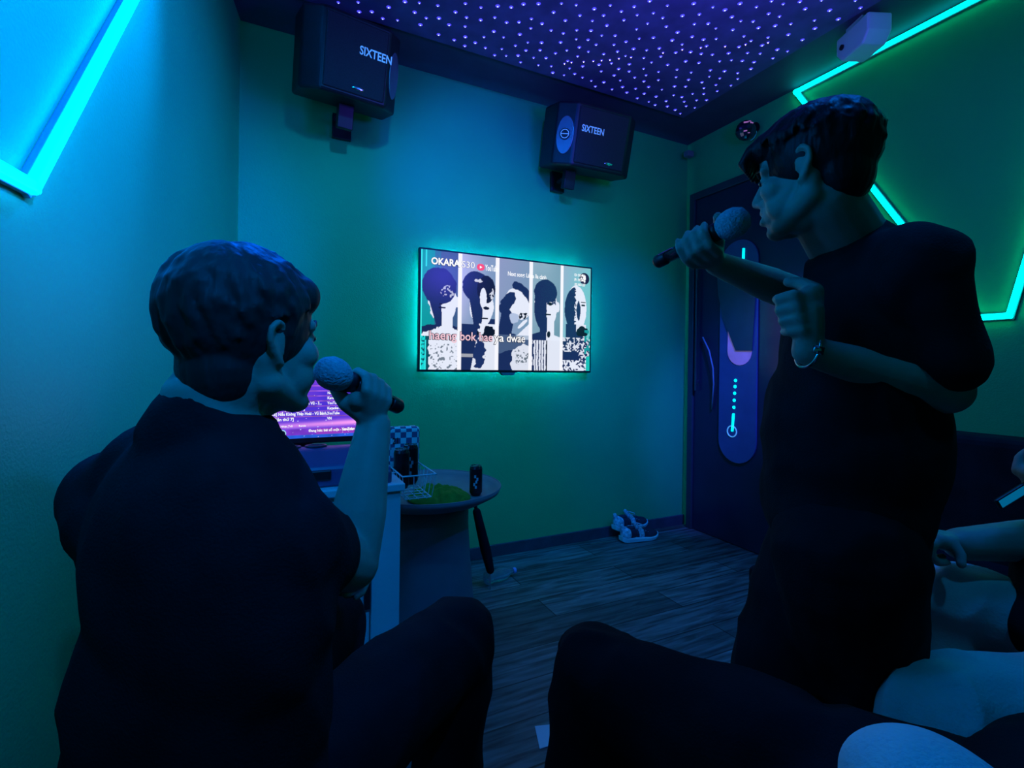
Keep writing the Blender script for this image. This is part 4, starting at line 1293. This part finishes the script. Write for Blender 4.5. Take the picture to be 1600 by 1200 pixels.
# --- people on the bench at the right -------------------------------------------------------
kA = at(1466, 935, 1.14); kB = at(1462, 1120, .82)
hA = at(1720, 1010, 1.08); hB = at(1740, 1180, .88)
hA.z = max(.50, min(hA.z, .56)); hB.z = .50
pel3 = (hA + hB) / 2
f3 = ((kA + kB) / 2 - pel3); f3.z = 0; f3.normalize(); l3 = UP.cross(f3)
if (hA - hB).dot(l3) < 0: pass
N3 = pel3 + UP * .47 - f3 * .06; c3 = N3 + UP * .13 + f3 * .04
p3_ = thing('person', 'person seated at the right edge in a dark top and pale trousers', 'person', (pel3.x, pel3.y, 0))
sd3 = (hA - pel3).normalized()
sA = N3 - UP * .08 + sd3 * .17; sB = N3 - UP * .08 - sd3 * .17
eA = sA - UP * .27 + f3 * .02 + sd3 * .04; wA = at(1500, 850, 1.08)
ph = at(1592, 768, 1.05); pu = (Rv * .85 + Uv * .52).normalized()
wB = ph + pu * .115 - UP * .05; eB = sB - UP * .22 - f3 * .02 - sd3 * .05
q = MB(); ff, fl, fu = frame(f3 + UP * -.1); head_into(q, c3, ff, fl, fu)
q.cap(c3 - fu * .05 - ff * .02, .053, N3, .06)
q.ell(N3 - UP * .2, f3 * .10, l3 * .15, UP * .2)
eA = wA - f3 * .24 + UP * .01 + sd3 * .02
q.cap(sA, .048, eA, .045); q.cap(eA, .045, wA.lerp(eA, .6), .045); q.cap(wA.lerp(eA, .6), .045, wA, .034)
q.cap(sB, .048, eB, .04); q.cap(eB, .04, wB, .026)
hand_grip(q, wA, wA + f3 * .062 - UP * .012, l3, UP, .012, 1)
hand_grip(q, wB, ph + pu * .060, pu.cross(Fd), -UP + f3 * .2, .010, 1)
remeshed(q.build('body', m_skin, p3_), .0045, 3)
face_parts(p3_, c3, ff, fl, fu)
q = MB(); q.ell(c3 + fu * .044 - ff * .016, ff * .102, fl * .086, fu * .092); q.ell(c3 - ff * .05 - fu * .01, ff * .05, fl * .066, fu * .066)
hair_into(q, c3, ff, fl, fu, 1, (.104, .088, .094), .044, -.02, 70, 90, 125, 68, seed=4)
remeshed(q.build('hair', m_hair2, p3_), .004, 2)
tshirt(p3_, N3, pel3, (sA, sB), (sA.lerp(eA, .6), sB.lerp(eB, .6)), f3, l3, .13, .18, 't_shirt', 9, .46, UP, vox=.009)
anA = Vector((kA.x - .02, kA.y + .02, .09)); anB = Vector((kB.x - .03, kB.y + .03, .09))
trousers(p3_, (hA, hB), (kA, kB), (anA, anB), f3, l3, m_beige, (.098, .088, .070), 12, .016, .007)
shoe(p3_, anA, f3, m_black); shoe(p3_, anB, f3, m_black)
phn = thing('smartphone', 'smartphone with lit blue screen held at the right edge', 'phone', tuple(ph))
pu = (Rv * .85 + Uv * .52).normalized(); pn = -Fd; pv_ = pn.cross(pu)
MB().obox(ph, pu * .055, pv_ * .011, pn * .004).build('case', m_black, phn, bevel=.003)
MB().obox(ph + pn * .0045, pu * .050, pv_ * .008, pn * .0006).build('screen', glow('phone_glow', (0, .22, .50), .5), phn)

# --- black-trousered leg crossing the foreground --------------------------------------------
k4 = at(935, 1062, .80); hp4 = at(1500, 1290, .50)
dirL = (hp4 - k4)
h4 = k4 + dirL.normalized() * .47; h4.z = .60
f4 = (k4 - h4); f4.z = 0; f4.normalize(); l4 = UP.cross(f4)
p4_ = thing('person', 'person mostly out of the frame, bent black-trousered leg in the foreground', 'person', (h4.x, h4.y, 0))
h4b = h4 - l4 * -.20
h4b = h4 + (Vector((.2, -.12, -.03)))
k4b = Vector((h4b.x - .10, h4b.y + .42, .50))
q = MB()
pv4 = (h4 + h4b) / 2
a4 = Vector((k4.x - .055, k4.y - .02, .09))
q.cap(h4, .105, h4.lerp(k4, .55), .098); q.cap(h4.lerp(k4, .55), .098, k4, .074)
q.ell(k4 + UP * .012, f4 * .080, l4 * .072, UP * .070)
q.cap(k4, .076, k4.lerp(a4, .4), .072); q.cap(k4.lerp(a4, .4), .072, a4, .06)
q.ell(pv4 + UP * .02, f4 * .14, l4 * .2, UP * .12)
q.cap(h4b, .10, k4b, .078); q.cap(k4b, .078, Vector((k4b.x, k4b.y + .02, .09)), .06)
remeshed(q.build('trousers', m_trouser, p4_), .007, 5, .010, 8, 21)
shoe(p4_, a4, f4, m_black); shoe(p4_, Vector((k4b.x, k4b.y + .02, .09)), (0, 1, 0), m_black)
q = MB(); N4 = pv4 + UP * .46 - f4 * .16
c4 = N4 + UP * .14
g4, gl4, gu4 = frame(f4); head_into(q, c4, g4, gl4, gu4)
q.cap(c4 - UP * .05, .053, N4, .06); q.ell(N4 - UP * .2, f4 * .1, l4 * .15, UP * .2)
for sd in (-1, 1):
    s_ = N4 - UP * .08 + l4 * sd * .17; e_ = s_ - UP * .25 - f4 * .12; w_ = e_ + f4 * .10 - UP * .16
    q.cap(s_, .048, e_, .04); q.cap(e_, .04, w_, .026); hand_grip(q, w_, w_ + f4 * .06 - UP * .01, l4, UP, .012, 1)
remeshed(q.build('body', m_skin, p4_), .005, 3)
q = MB(); q.ell(c4 + gu4 * .044 - g4 * .016, g4 * .104, gl4 * .088, gu4 * .094); q.ell(c4 - g4 * .05 - gu4 * .01, g4 * .05, gl4 * .066, gu4 * .066)
remeshed(q.build('hair', m_hair2, p4_), .005, 2)
tshirt(p4_, N4, pv4, [N4 - UP * .08 + l4 * sd * .17 for sd in (-1, 1)], [N4 - UP * .25 + l4 * sd * .17 - f4 * .03 for sd in (-1, 1)], f4, l4, .12, .175, 't_shirt', 19, .56, UP, vox=.01)

# cushion on the lap, bottom edge of the view
cu = at(1455, 1250, .465)
q = MB(); q.ell(cu, Rh * .072, Fd * .075, UP * .052, nu=32, nv=18)
tag(remeshed(q.build('cushion', mat('pale_blue_cotton', (.8, .84, .88), .85, bump=.2, bscale=200)), .006, 3, .004, 9, 3), 'rounded pale cushion catching blue light at the bottom edge', 'cushion')

pf = thing('pouf', 'square black pouf under the person in the foreground', 'pouf', (pv4.x, pv4.y, 0))
MB().obox((pv4.x, pv4.y, .26), f4 * .17, l4 * .22, (0, 0, .22)).build('body', m_blackcloth, pf, bevel=.03, seg=3)
MB().obox((pv4.x, pv4.y, .02), f4 * .14, l4 * .19, (0, 0, .02)).build('base', m_black, pf)

# black bench along the right wall
bn = thing('bench', 'long black padded bench along the right wall', 'bench', (2.1, .3, 0))
MB().box((1.42, -1.25, 0), (2.18, 1.10, .40)).build('base', m_black, bn, bevel=.01)
MB().box((1.39, -1.25, .40), (2.18, 1.10, .47)).build('seat', m_blackcloth, bn, bevel=.02, seg=3)
MB().box((2.18, -1.25, 0), (2.34, 1.10, .88)).build('backrest', m_blackcloth, bn, bevel=.03, seg=3)
